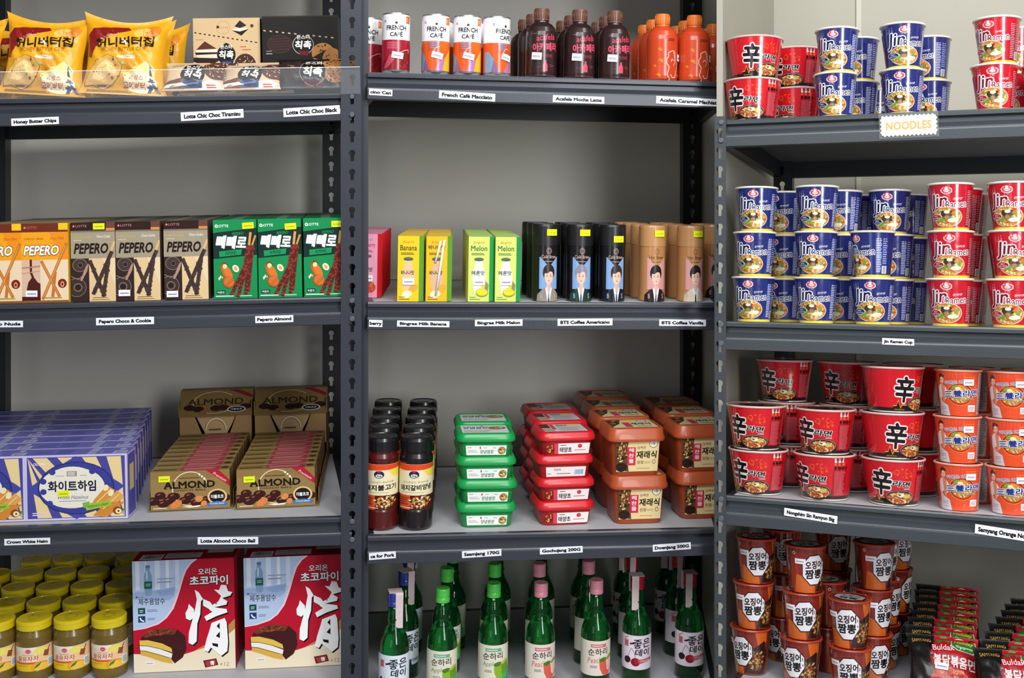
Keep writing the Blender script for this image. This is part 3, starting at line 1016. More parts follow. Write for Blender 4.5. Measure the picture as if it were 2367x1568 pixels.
a.text('오리온', 74, 11.5, 19, 6, '#ffffff', .03, 0, 0, '#5a0a18', .05).text('초코파이', 75, 19.5, 38, 8.5, '#ffffff', .05, 0, 0, '#5a0a18', .06)
a.poly([(60, 82), (78, 74), (100, 55), (100, 66), (84, 78), (66, 88)], '#c98a4a')
a.poly([(0, 83), (20, 84), (50, 85), (70, 80), (86, 74), (100, 64), (100, 100), (0, 100)], '#f1e3c6')
STK = [([(61, 27.5), (65, 30), (69, 36), (67, 38), (66, 50), (63, 58), (62, 74), (58, 77), (54, 75), (54.5, 66), (58, 55), (61, 45), (63, 36)], 0),
       ([(55, 40), (60, 45), (60, 52), (56, 55), (52, 53), (51.5, 48), (54, 44)], 0),
       ([(69, 36), (76, 39), (79, 43), (75, 45.5), (69, 42)], 0),
       ([(80, 28), (85, 28.6), (87, 24), (92, 24.5), (94, 30), (98, 31), (96, 34), (88, 36), (93, 39), (92, 42), (80, 44), (92, 46), (93, 49), (82, 52), (72, 56), (70, 52), (78, 48), (75, 46), (76, 43), (84, 39), (87, 34)], 0),
       ([(77, 58), (90, 54), (92, 58), (93, 76), (92, 84), (86, 88), (76, 80), (73, 84), (69, 82), (72, 72), (75, 64)], 0)]
for dx, dy, c in ((1.2, 1.2, '#1d0c10'), (0, 0, '#ffffff')):
    for q, _ in STK:
        a.poly([(x + dx, y + dy) for x, y in q], c)
a.poly([(82, 61), (85, 58), (85, 64)], '#1d0c10').poly([(81, 70), (85, 66), (85, 72)], '#1d0c10').poly([(77, 76), (83, 77), (83, 80), (78, 78.5)], '#1d0c10').poly([(81, 40.5), (83, 40), (82, 41.6)], '#1d0c10')
a.poly([(6, 82), (5, 74), (9, 67), (18, 62), (32, 60.5), (44, 63), (51, 69), (52, 80), (48, 88), (40, 93), (36, 88)], '#43191a').poly([(8, 66.5), (18, 62), (32, 60.5), (43, 63), (40, 67), (24, 66), (12, 69)], '#7a3a26').speck(26, 64.5, 14, 2.5, ['#9a5230', '#5a2418'], 24, 3, 2)
a.poly([(6, 71), (14, 71), (28, 74.5), (37, 79), (38, 83), (26, 79), (14, 76), (6, 75.5)], '#e9c255').poly([(6, 76), (14, 76.5), (26, 79.5), (38, 84), (37, 88), (24, 84), (12, 80.5), (6.5, 80)], '#f6f2ea').poly([(6.5, 80.5), (12, 81), (24, 84.5), (37, 88.5), (38, 93), (28, 91), (14, 86), (7, 84)], '#ddb04a')
a.rect(11, 90, 20, 93.5, '#f7f2ea').bars(12, 91, 19, 92.8, 1, '#b8b0a4')
a.poly([(68, 91.5), (81, 90), (83, 96), (70, 98)], '#6d1a20').poly([(70, 92.5), (80, 91), (81, 95.5), (71.5, 97)], '#b03a3a').text('情', 77, 94, 4, 4, '#ffffff', .04).text('×12', 89, 95.5, 9, 3.6, '#b39a78', .02)
t = Art(CW, CD, 0, -CD / 2)
t.rect(6, 70, 28, 96, '#e8dede').bars(8, 73, 26, 90, 14, '#2a2024', True).rect(30, 66, 66, 92, '#d9c9c6').bars(32, 69, 64, 90, 4, '#a08a88').rect(70, 50, 96, 70, '#e3d2cf')
CHOCOPIE = carton('pie_box', 'pie box', CW, CD, CH, ['#c1122e', '#c1122e', '#a80f28', '#d8dce6', '#a01026', '#e9dcc2'], a, top=t)


# --- cookie display boxes
def art_cookie(w, h, dark):
    a = Art(w, h)
    bg, ink = ('#171210', '#cdb291') if dark else ('#dcbd8e', '#2a1c16')
    a.rect(0, 0, 100, 100, bg)
    if dark:
        a.rect(0, 0, 100, 1.5, '#332a26')
    n = 12 if dark else 14
    for i in range(n):
        x = 2 + 97 * i / n
        y = 16 + (13 if not dark else 10) * i / n
        a.poly([(x, y), (x + 3.2, y + .6), (x + 3, y + 2), (x - .2, y + 1.4)], ink)
    if not dark:
        a.ring(45, 11, 10, 8, '#b9976a', .06).text('LOTTE', 46, 11.5, 13, 2.2, '#a88658', .01).rect(35, 9, 39, 12, '#4a2a1e').ell(88, 9.5, 2.5, 2, '#5a2a20')
        a.poly([(62, 10), (70, 3), (80, 9), (70, 12)], '#2d1b17').poly([(58, 13), (70, 12), (82, 12), (72, 20)], '#f1e6d4').poly([(58, 14.5), (70, 16), (83, 13), (72, 21)], '#241411')
        a.bars(4, 24.5, 16, 26, 1, '#a9835c').poly([(4, 37), (17, 27), (35, 36), (20, 38)], '#5d2a22').poly([(4, 37), (35, 36), (36, 40), (4, 40)], '#f0e4d0').poly([(2, 40), (36, 40), (37, 42), (4, 43)], '#2c1814').poly([(4, 43), (38, 42), (36, 47), (8, 47)], '#efe0c8').poly([(0, 46), (36, 47), (40, 49), (22, 57), (0, 51)], '#2a1612')
        a.bars(70, 33, 80, 35, 1, '#b6543c').bars(73, 36.5, 86, 38.5, 1, '#b6543c')
        a.ell(77, 58, 17, 16, '#4d261c').speck(77, 54, 14, 10, ['#d9c2a0', '#efe3cc'], 22, 5, 1.6)
        a.rect(0, 58, 100, 100, bg)
        lx, ly = 49, 43
    else:
        a.ell(23, 33, 17, 11, '#3a2420').ell(23, 32.5, 15, 9.5, '#2c1a18')
        for i in range(5):
            a.line([(10, 27 + i * 3), (36, 26 + i * 3.2)], .8, '#4d302a')
        a.bars(5, 40, 14, 42, 1, '#8f8378').bars(5, 43, 16, 45, 1, '#b9ad9e')
        a.ell(80, 44, 15, 12, '#c28645').speck(80, 42, 13, 10, ['#3a1e12', '#2a160e'], 16, 6, 2).poly([(66, 49), (84, 40), (86, 46), (78, 52)], '#15100e')
        a.ell(92, 52, 13, 14, '#b97c40').speck(92, 52, 11, 12, ['#3a1e12', '#8a5428'], 20, 8, 2)
        lx, ly = 54, 34
    a.ell(lx, ly, 14, 11.5, '#15100f').ring(lx, ly, 14, 11.5, '#cfc6ba' if dark else '#3a3434', .05)
    a.poly([(lx - 9, ly - 8), (lx - 4, ly - 12), (lx, ly - 14), (lx + 5, ly - 12), (lx + 9, ly - 8), (lx, ly - 5)], '#15100f')
    a.text('몬스터', lx, ly - 9, 17, 5, '#f4f0ea', .04).text('칙촉', lx, ly, 22, 10, '#f7f4ee', .06, .12)
    if dark:
        a.poly([(lx - 6, ly + 7), (lx + 8, ly + 7), (lx + 6, ly + 13), (lx - 4, ly + 12)], '#6a1420')
    else:
        a.poly([(lx - 9, ly + 7), (lx + 11, ly + 6), (lx + 10, ly + 11), (lx - 8, ly + 12)], '#1f2a55').bars(lx - 6, ly + 8, lx + 8, ly + 10.5, 1, '#5a6aa5')
    return a


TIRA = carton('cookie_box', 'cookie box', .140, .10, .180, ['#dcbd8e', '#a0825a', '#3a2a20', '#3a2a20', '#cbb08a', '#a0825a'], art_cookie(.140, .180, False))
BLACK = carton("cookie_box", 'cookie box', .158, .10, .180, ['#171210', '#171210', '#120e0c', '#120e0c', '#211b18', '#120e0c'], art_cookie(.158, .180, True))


# ------------------------------------------------------------------ pillow packs of foil
def pillow(name, cat, w, h, t, col, art, fin='foil', seed=1, seal=.012, part='pouch', crump=.004, step=.006, flare=0.0, waist=.10):
    g = random.Random(seed)
    ph = [g.uniform(0, 6.28) for _ in range(8)]

    def half(u, v):
        x, y = min(1, abs(2 * u / w)), min(1, max(0, v / h))
        e = max(0, min(1, (y * h - seal) / (h - 2 * seal)))
        b = (max(0, 1 - x ** 2.6) ** .55) * (max(0, 1 - abs(2 * e - 1) ** 2.4) ** .6)
        wr = sum(math.sin(u * k * 60 + v * (7 - k) * 37 + ph[i]) for i, k in enumerate((1, 2, 3, 4))) * crump * .25 * (0.25 + b)
        return t / 2 * b + wr * min(1, 4 * (1 - x)) * min(1, e * 8 + .05) * min(1, (1 - e) * 8 + .05)

    def warp(u, v):
        """sides draw in where the pack is fat"""
        e = v / h
        k = 1 - waist * math.sin(math.pi * min(1, max(0, e)) ** .85) ** .8
        return u * k

    def side(sg):
        return lambda u, v, hh: ((warp(u, v), -sg * (half(u, v) + hh), v + flare * ((2 * u / w) ** 2 - .4) * max(0, v / h - .25)), None)
    m = MB()
    nx, nz = max(10, int(w / .006)), max(8, int(h / .006))
    for sg in (1, -1):
        mp = side(sg)
        vs = [mp(-w / 2 + w * i / nx, h * j / nz, 0)[0] for j in range(nz + 1) for i in range(nx + 1)]
        fs = []
        for j in range(nz):
            for i in range(nx):
                q = (j * (nx + 1) + i, j * (nx + 1) + i + 1, (j + 1) * (nx + 1) + i + 1, (j + 1) * (nx + 1) + i)
                fs.append(q if sg > 0 else q[::-1])
        m.add(vs, fs, col, fin, True)
    m.art(art, side(1), fin, step, step, h0=.0011, dh=.0001)
    return Boxed(name, cat, [(part, m.mesh(name), None)]), side(1)


BW, BH = .172, .158
a = Art(BW, BH)
a.poly([(2, 56), (2, 30), (10, 20), (30, 13), (52, 9), (56, 15), (36, 23), (22, 32), (12, 44), (7, 58)], '#8e1c1a').text('겉은 바삭', 26, 29, 18, 4, '#e8b0a0', .01, 0, 24).text('맛있어 피어싱', 31, 27, 24, 3.6, '#f0d5c8', .01, 0, 26)
a.ell(82, 20, 11, 9, '#e38a2c').ell(70, 19, 10, 7, '#efc862').text('100%', 78, 21, 12, 6, '#c74a2a', .01, 0, 5)
a.text('허니버터칩', 50, 34, 74, 15, '#1d1409', .045, 0, 5, None, .05, .25)
a.text('HONEY BUTTER CHIP', 50, 45, 58, 5.5, '#b9741a', .005, 0, 4)
a.rect(42, 53, 66, 57, '#e8e0cf').poly([(43, 57), (65, 57), (68, 72), (42, 72)], '#dd962f').rect(46, 62, 54, 67, '#7b9a4a').bars(46, 54, 62, 56, 1, '#8d7d64')
a.poly([(66, 68), (82, 60), (92, 70), (90, 82), (66, 80)], '#f4e98f').poly([(50, 78), (68, 68), (76, 82), (56, 88)], '#f1e27c').line([(50, 78), (64, 84)], .7, '#6b5420').line([(82, 60), (90, 72)], .7, '#6b5420')
chip_pts = [(4, 92), (3, 86), (8, 72), (16, 60), (30, 54), (42, 58), (50, 68), (47, 80), (38, 90), (26, 95), (14, 91)]
a.poly(chip_pts, '#7d4a16').poly([(x * .97 + .8, y * .97 + 2.1) for x, y in chip_pts], '#e2b263').poly([(12, 84), (16, 70), (28, 60), (38, 64), (34, 78), (22, 86)], '#efce8a').line([(28, 70), (36, 67)], .8, '#b98a42').line([(20, 78), (26, 80)], .8, '#b98a42')
a.ell(72, 86, 20, 12, '#f4ecc4').text('프랑스', 67, 81, 18, 5.5, '#c22a22', .025, .1).text('고메버터', 64, 89.5, 27, 7, '#c22a22', .05, .1)
a.poly([(85, 66), (86.5, 66), (87.5, 80), (90, 90), (94, 97), (90, 97), (86.5, 91), (82, 97), (78, 97), (82, 90), (84, 80)], '#4b4f7c').rect(81.5, 84, 90, 85.5, '#2e3158').rect(79.5, 90, 92, 91.6, '#2e3158')
a.bars(8, 94.5, 60, 98, 2, '#7d5a14')
CHIPS, chips_on = pillow('chip_bag', 'chip bag', BW, BH, .060, '#e9a818', a, seed=3, flare=.026, waist=.17, crump=.006)

PW, PH = .122, .074
a = Art(PW, PH)
a.rect(0, 0, 100, 100, '#dcc09a').bars(10, 18, 34, 30, 2, '#bb9a72').ell(88, 30, 24, 44, '#5b3328').speck(88, 30, 20, 38, ['#e6d2b4', '#c9a682'], 26, 5, 2.6).poly([(0, 74), (30, 70), (46, 78), (34, 94), (0, 94)], '#6d3a30').poly([(0, 84), (30, 82), (40, 88), (0, 92)], '#f0e6d6').poly([(60, 84), (84, 76), (100, 84), (100, 98), (58, 98)], '#efe6dc').bars(72, 86, 88, 94, 2, '#c2665a')
a.ell(48, 56, 22, 34, '#17120f').poly([(32, 34), (40, 22), (48, 18), (56, 22), (64, 34), (48, 42)], '#17120f').text('몬스터', 48, 34, 24, 13, '#f2ede4', .04).text('칙촉', 48, 58, 32, 28, '#f8f4ec', .06, .12).poly([(32, 78), (66, 76), (64, 92), (34, 93)], '#23366e').bars(36, 82, 62, 88, 1, '#6a80bb')
TPACK, _ = pillow('cookie_pack', 'cookie pack', PW, PH, .03, '#dcc09a', a, seed=5, seal=.006, crump=.003)
a = Art(PW * 1.1, PH)
a.rect(0, 0, 100, 100, '#1d1716').ell(18, 40, 20, 36, '#3a2826').bars(14, 30, 28, 42, 2, '#8d8068').ell(88, 40, 20, 46, '#b97c40').speck(88, 40, 17, 40, ['#3a1e12', '#7c4a22'], 24, 8, 2.6)
a.ell(55, 55, 22, 38, '#1a1412').ring(55, 55, 22, 38, '#9a8d80', .05).text('몬스터', 55, 26, 26, 13, '#efe8de', .04).text('칙촉', 55, 56, 32, 30, '#f4efe6', .06, .12).poly([(40, 82), (72, 80), (68, 95), (44, 95)], '#5a1622')
BPACK, _ = pillow('cookie_pack', 'cookie pack', PW * 1.1, PH, .03, '#1d1716', a, seed=6, seal=.006, crump=.003)

NW, NH = .126, .112
a = Art(NW, NH)
a.rect(0, 0, 100, 100, '#141211')
a.poly([(40, 0), (100, 0), (100, 100), (32, 100), (24, 84), (36, 62), (30, 40)], '#b01a22').poly([(42, 0), (60, 0), (44, 14), (40, 8)], '#8f1219')
a.text('SAMYANG', 20, 12, 27, 7, '#c9a24c', .015, .05, 3)
a.text('Buldak', 51, 23, 32, 11, '#f6d3d3', .03, .0, 4, '#a01018', .07)
a.text('불닭볶음면', 66, 46, 62, 19, '#f9e2df', .045, 0, -3, '#86101a', .07)
a.poly([(62, 6), (72, 2), (96, 8), (99, 22), (94, 30), (70, 26), (62, 18)], '#d9d6c8').poly([(63, 7), (72, 3.5), (95, 9), (98, 21), (93, 28.5), (71, 24.5), (63, 17)], '#2c7a2c').text('Holiday', 80, 12, 27, 8, '#f2c94a', .03, .1, -6).text('Giveaway', 81, 20.5, 25, 5, '#f4f1e4', .025, 0, -7)
a.ell(52, 5, 5, 5, '#1f8a3a').ell(45, 10, 4, 5, '#1f8a3a').ell(58, 9, 3, 4, '#2aa04a')
a.text('HOT CHICKEN', 62, 63, 34, 5.5, '#e0a545', .02, 0, 5).text('Flavor Ramen', 64, 70, 32, 4.5, '#d99a86', .01, 0, 5)
a.ell(70, 92, 26, 18, '#1d1412').speck(70, 92, 22, 14, ['#b5532a', '#d98a44', '#7a2a18', '#c96a32'], 90, 4, 5, .25)
a.poly([(4, 40), (26, 44), (20, 70), (4, 74)], '#201b1a').bars(4, 80, 24, 92, 3, '#7d6a3a')
BULDAK, buldak_on = pillow('noodle_pack', 'noodle pack', NW, NH, .036, '#151312', a, seed=9, seal=.008, crump=.0035)

# ================================================================== packages: cups, cans, bottles, jars, tubs
def wrap(m, art, prof, fin='gloss', deg=6.0):
    rm = sum(r for r, z in prof) / len(prof)
    m.art(art, on_round(prof), fin, rm * R(deg), None, h0=.00025, dh=.00006)
    return m


def arc_art(rm, deg, z0, z1):
    return Art(rm * R(deg), z1 - z0, 0, z0)


def round_sticker(prof, a_deg, z, yellow=False, w=.02, h=.0115, fin='paper', tilt=0):
    """a small price sticker wrapped on a lathe"""
    m = MB()
    rm = sum(r for r, _ in prof) / len(prof)
    a = Art(w, h, rm * R(a_deg), z)
    c = '#e6f20a' if yellow else '#f3eef4'
    cx, cy, ca, sa = rm * R(a_deg), z + h / 2, math.cos(R(tilt)), math.sin(R(tilt))
    a.rect(0, 0, 100, 100, c)
    a.rects([(14 + 12 * i, 40, 22 + 12 * i, 68) for i in range(6)], '#b9c23a' if yellow else '#8f8a9c')
    a.L = [([[(cx + (u - cx) * ca - (v - cy) * sa, cy + (u - cx) * sa + (v - cy) * ca) for u, v in q] for q in ps], col, ov) for ps, col, ov in a.L]
    m.art(a, on_round(prof), fin, rm * R(6), None, h0=.0022, dh=.0001)
    return m.mesh('price_sticker')


def cup(name, cat, rt, rb, h, base, art, rim='#efe6dc', lid='#d9d2cc', lid_art=None, foot=None, fin='film', stick=None, dome=0.0):
    m = MB()
    f = .0055
    m.lathe([(0, .002, base), (rb - .001, .002, base), (rb, 0, foot or base), (rb + (rt - rb) * f / h, f, base), (rt, h - .004, base)], fin, 40)
    prof = [(rb, 0), (rt, h)]
    wrap(m, art, prof, fin)
    P = [('cup', m.mesh('cup'), None)]
    m = MB()
    m.lathe([(rt - .0006, h - .0042, rim), (rt + .0016, h - .0036, rim), (rt + .0024, h - .002, rim), (rt + .0016, h - .0004, rim), (rt + .0002, h, rim), (rt - .0015, h - .0006, rim)], 'plastic', 40)
    P.append(('rim', m.mesh('rim'), None))
    m = MB()
    m.lathe([(rt - .0012, h - .0012, lid), (rt * .6, h - .0008 + dome, lid), (0, h - .0008 + dome, lid)], fin, 40)
    if lid_art:
        m.art(lid_art, on_top(h - .0002 + dome), fin)
    P.append(('lid', m.mesh('lid'), None))
    if stick:
        P.append(('price_sticker', round_sticker(prof, *stick), 'white price sticker'))
    return Proto(name, cat, P)


NOOD = ['#d9a557', '#e3bd72', '#c4772e', '#f0dc9c', '#b5531f', '#8a9a3a', '#e9c884']


def noodle_bowl(a, x, y, rx, ry, rim, seed, rw=1.06):
    a.ell(x, y, rx * rw, ry * rw, rim).ell(x, y, rx, ry, '#c98a42').speck(x, y, rx, ry, NOOD, 120, seed, rx * .16, .35)


# --- blue and red noodle cups
def jin(red):
    rt, rb, h = .0395, .0300, .0852
    rm = (rt + rb) / 2
    bg, dk, txt = ('#c3172a', '#8e0f1e', '#7a1020') if red else ('#232c6e', '#171d4c', '#141a48')
    a = arc_art(rm, 300, 0, h)
    P = lambda x: 50 + (x - 50) * 135 / 300           # front-panel percent to the full wrap
    S = 135 / 300
    a.rect(0, 0, 100, 100, bg)
    a.rect(P(-22), 0, P(-4), 96, dk).bars(P(-20), 22, P(-12), 92, 16, '#9a98b4' if not red else '#d98a90')
    a.rect(P(88), 12, P(118), 94, dk if red else '#2c3a86').bars(P(90), 16, P(103), 90, 20, '#c9cbe0' if not red else '#e08a92').bars(P(105), 16, P(116), 72, 12, '#9aa0c8' if not red else '#c96a74').rect(P(104), 76, P(117), 92, '#f0f0f4').bars(P(105), 77, P(116), 91, 10, '#3a3a44', True)
    a.rect(0, 94.5, 100, 100, '#ecd03a')
    a.bars(P(6), 9, P(23), 25, 6, '#a9aac0' if not red else '#e0a0a4')
    a.ell(P(45.5), 12, 7 * S, 6, '#f3dfe0').ell(P(45.5), 17.5, 11.5 * S, 7.5, '#f3dfe0').ell(P(45.5), 12.4, 5.4 * S, 4.6, '#d04a58').ell(P(45.5), 17.6, 9.6 * S, 5.8, '#d04a58').ell(P(45.5), 12.5, 3 * S, 2.8, '#f6e3e0').ell(P(45.5), 17.8, 5.4 * S, 3.3, '#f6e3e0')
    a.text('오뚜기', P(45.5), 17.9, 8.6 * S, 3.4, '#b02838', .03).bars(P(40), 26, P(52), 27.6, 1, '#d8d4e4')
    a.text('Jin', P(26), 42, 42 * S, 36, txt, .028, .2, 4, '#f2f0f4', .052)
    a.text('Ramen', P(65), 46, 44 * S, 15, txt, .018, .1, 5, '#f2f0f4', .06)
    a.text('진라면', P(68), 34.5, 20 * S, 4.6, '#e8e6f0', .02, .3, 5)
    a.ell(P(44), 73, 34.5 * S, 21.5, '#efe9e6').ell(P(44), 73, 33.3 * S, 20.5, '#c98a42').speck(P(44), 73, 31 * S, 19, NOOD, 170, 3 + red, 2.6, .4)
    a.ell(P(44), 70, 9 * S, 8, '#6d5138').ell(P(37), 66, 5 * S, 6, '#3f3428').ell(P(52), 66, 5 * S, 6, '#3f3428').ell(P(45), 63, 6 * S, 3, '#f4ead0').ell(P(44), 74, 5 * S, 4, '#a98158').ell(P(60), 64, 7 * S, 3, '#e0762e', 30).ell(P(30), 78, 8 * S, 5, '#6f9a34', 20).ell(P(58), 80, 12 * S, 4.5, '#f1e8c8', 5).ell(P(64), 70, 4 * S, 5, '#7d9a3c')
    a.rect(0, 93.5, 100, 94.6, bg)
    a.ell(P(19), 73, 14 * S, 6.6, '#f0edf2').ell(P(19), 73, 13 * S, 5.8, '#a8192c' if red else '#1d255e').text('SPICY' if red else 'MILD', P(19), 71, 10 * S, 2.8, '#f2f0f6', .02).text('GOÛT ÉPICÉ' if red else 'GOÛT DOUX', P(19), 74.9, 19 * S, 3, '#f2f0f6', .02)
    return cup('noodle_cup', 'noodle cup', rt, rb, h, bg, a, '#efe8df', '#d8d0c4', None, '#ecd03a')


JINB, JINR = jin(False), jin(True)


# --- red noodle bowls
def shin():
    rt, rb, h = .0545, .0425, .0816
    rm = (rt + rb) / 2
    a = arc_art(rm, 330, 0, h)
    K = 150 / 330
    P = lambda x: 50 + (x - 50) * K
    a.rect(0, 0, 100, 100, '#cf1724')
    a.rect(0, 89, 100, 97, '#1c1413').rect(0, 97, 100, 100, '#d8cfc8')
    for side in (P(74), P(-62)):
        a.rect(side, 12, side + 22 * K, 90, '#a3121d').bars(side + 1, 34, side + 21 * K, 88, 18, '#d0606a').rect(side + .8, 24, side + 22 * K, 30, '#2a1512').bars(side + 1, 13, side + 20 * K, 22, 4, '#e09a60')
    a.rect(P(76), 4, P(89), 15, '#f0e8e4').bars(P(77), 5, P(88), 12, 12, '#3a3236', True)
    g = random.Random(4)
    o = []
    for i in range(26):
        x, y, z = g.uniform(38, 66), g.uniform(5, 38), g.uniform(1.2, 2.6)
        o.append((P(x), y, P(x + z * 1.3), y + z * 2.2))
    a.rects(o, '#e2541c').ring(P(52), 14, 4 * K, 7, '#e87a24', .25).ring(P(46), 26, 3.4 * K, 6, '#e2641c', .3).ring(P(60), 24, 3.6 * K, 6, '#e2641c', .3)
    a.ell(P(14), 7, 2.6 * K, 4.4, '#f1d8d4').ell(P(14), 7, 1.6 * K, 2.8, '#cf1724').text('농심', P(21), 7.5, 8 * K, 5.5, '#4a0d12', .02)
    a.poly([(P(8), 97), (P(8), 84), (P(13), 83), (P(15.5), 70), (P(19), 88), (P(21), 82), (P(30), 82), (P(34), 76), (P(70), 76), (P(72), 97)], '#e0a040').poly([(P(8), 97), (P(8), 86), (P(13), 85), (P(15.5), 74), (P(19), 91), (P(21.5), 84), (P(30), 84), (P(72), 80), (P(72), 97)], '#1c1413')
    a.text('SHIN RAMYUN', P(17.5), 93, 15 * K, 2.8, '#d0a53a', .01)
    a.text('辛', P(25), 49, 29 * K, 58, '#1a1213', .05, .05, -3, '#ece2de', .05)
    a.text('라면', P(52.5), 52, 25 * K, 14, '#1a1213', .055, .1, -4, '#ece2de', .05)
    a.bars(P(56), 61.5, P(68), 64.5, 1, '#f0c0b8')
    a.ell(P(51), 82, 22.5 * K, 17.5, '#171111').ell(P(51), 80, 21 * K, 14.6, '#8f8a86').ell(P(51), 80.6, 20 * K, 13.8, '#231a18').ell(P(51), 82, 18.8 * K, 12, '#c98a42').speck(P(51), 82, 17.5 * K, 11, NOOD[:5] + ['#a3321c', '#dcb070'], 120, 8, 1.9, .35)
    a.line([(P(38), 80), (P(48), 86)], .9, '#a8683a').line([(P(42), 77), (P(52), 83)], .9, '#9a5a30').ell(P(52), 76, 5 * K, 3.4, '#efe6d0').ell(P(50), 75.4, 2 * K, 1.6, '#3f3428').ell(P(60), 79, 5 * K, 4, '#b9c060').ell(P(63), 85, 4 * K, 3.4, '#c2432a')
    return cup('noodle_bowl', 'noodle bowl', rt, rb, h, '#cf1724', a, '#e2b9b0', '#4a2c2a', Art(.05, .03, 0, -.015).ell(50, 50, 44, 44, '#3a2422').text('辛', 50, 50, 34, 70, '#7a2a2a', .05), '#d8cfc8')


SHIN = shin()


# --- orange noodle cups
def orange_cup():
    rt, rb, h = .0395, .0315, .0812
    rm = (rt + rb) / 2
    a = arc_art(rm, 300, 0, h)
    S = 140 / 300
    P = lambda x: 50 + (x - 50) * S
    a.rect(0, 0, 100, 100, '#e4502a').rect(0, 0, 100, 30, '#e0472a')
    a.rect(P(96), 8, P(124), 96, '#c2bdc0').bars(P(98), 10, P(122), 92, 22, '#6d5f62')
    # figure in a pale jacket and skirt
    a.poly([(P(4), 100), (P(8), 66), (P(10), 58), (P(16), 70), (P(30), 78), (P(34), 100)], '#d3d0d6').poly([(P(8), 40), (P(14), 33), (P(19), 33), (P(18), 60), (P(9), 66), (P(6), 60)], '#e6e4e8').poly([(P(17), 36), (P(22), 32), (P(26), 40), (P(24), 70), (P(19), 70)], '#d98a5a').poly([(P(26), 36), (P(30), 44), (P(28), 62), (P(24), 66)], '#dddae0')
    a.bars(P(12), 80, P(27), 88, 2, '#a8a6b0').bars(P(14), 91, P(28), 93, 1, '#8d8a96')
    a.ell(P(19), 24, 5.2 * S, 7.5, '#e9c3a8').poly([(P(12.5), 24), (P(13), 13), (P(19), 8.5), (P(25), 13), (P(25.5), 18), (P(20), 16), (P(15.5), 19), (P(14.6), 26)], '#2b2220').ell(P(17), 23, .9 * S, .9, '#2a201e').ell(P(21.5), 23, .9 * S, .9, '#2a201e').ell(P(20), 28.3, 1.6 * S, .9, '#b85a50')
    a.ell(P(56), 53, 26 * S, 24, '#f0a53a').ell(P(56), 53, 25 * S, 23, '#a31f1a').ell(P(56), 53, 22 * S, 20, '#cf6a2e').speck(P(56), 53, 20 * S, 18, NOOD, 110, 12, 2.2, .35)
    a.ell(P(46), 38, 7 * S, 4, '#7fa03a', 25).ell(P(58), 37, 7 * S, 4, '#e6862e', -20).ell(P(52), 40, 5 * S, 3, '#eee2b6')
    a.text('Samyang', P(74), 16, 22 * S, 4.6, '#f09a4a', .01, .2, 2)
    a.text('라면은 역시', P(48), 27, 42 * S, 7.5, '#263a86', .035, .05, 6, '#f3ecef', .06)
    a.text('三養라면', P(58), 51, 66 * S, 15, '#22357f', .055, .03, 4, '#f4f1f4', .06)
    a.text('오리지널', P(66), 63, 32 * S, 6, '#7a3a1a', .03, 0, 4, '#f2d9a0', .05)
    a.rect(P(72), 76, P(90), 90, '#f1ecee').bars(P(74), 79, P(88), 88, 3, '#b98f92').bars(P(73), 95, P(86), 97, 1, '#f0a070')
    return cup('noodle_cup', 'noodle cup', rt, rb, h, '#e4502a', a, '#f0a08a', '#5a2a20', Art(.04, .03, 0, -.015).ell(50, 50, 44, 48, '#3c211c'), '#e9a898', 'film', (31, .054, False, .017, .011))


ORANGE = orange_cup()


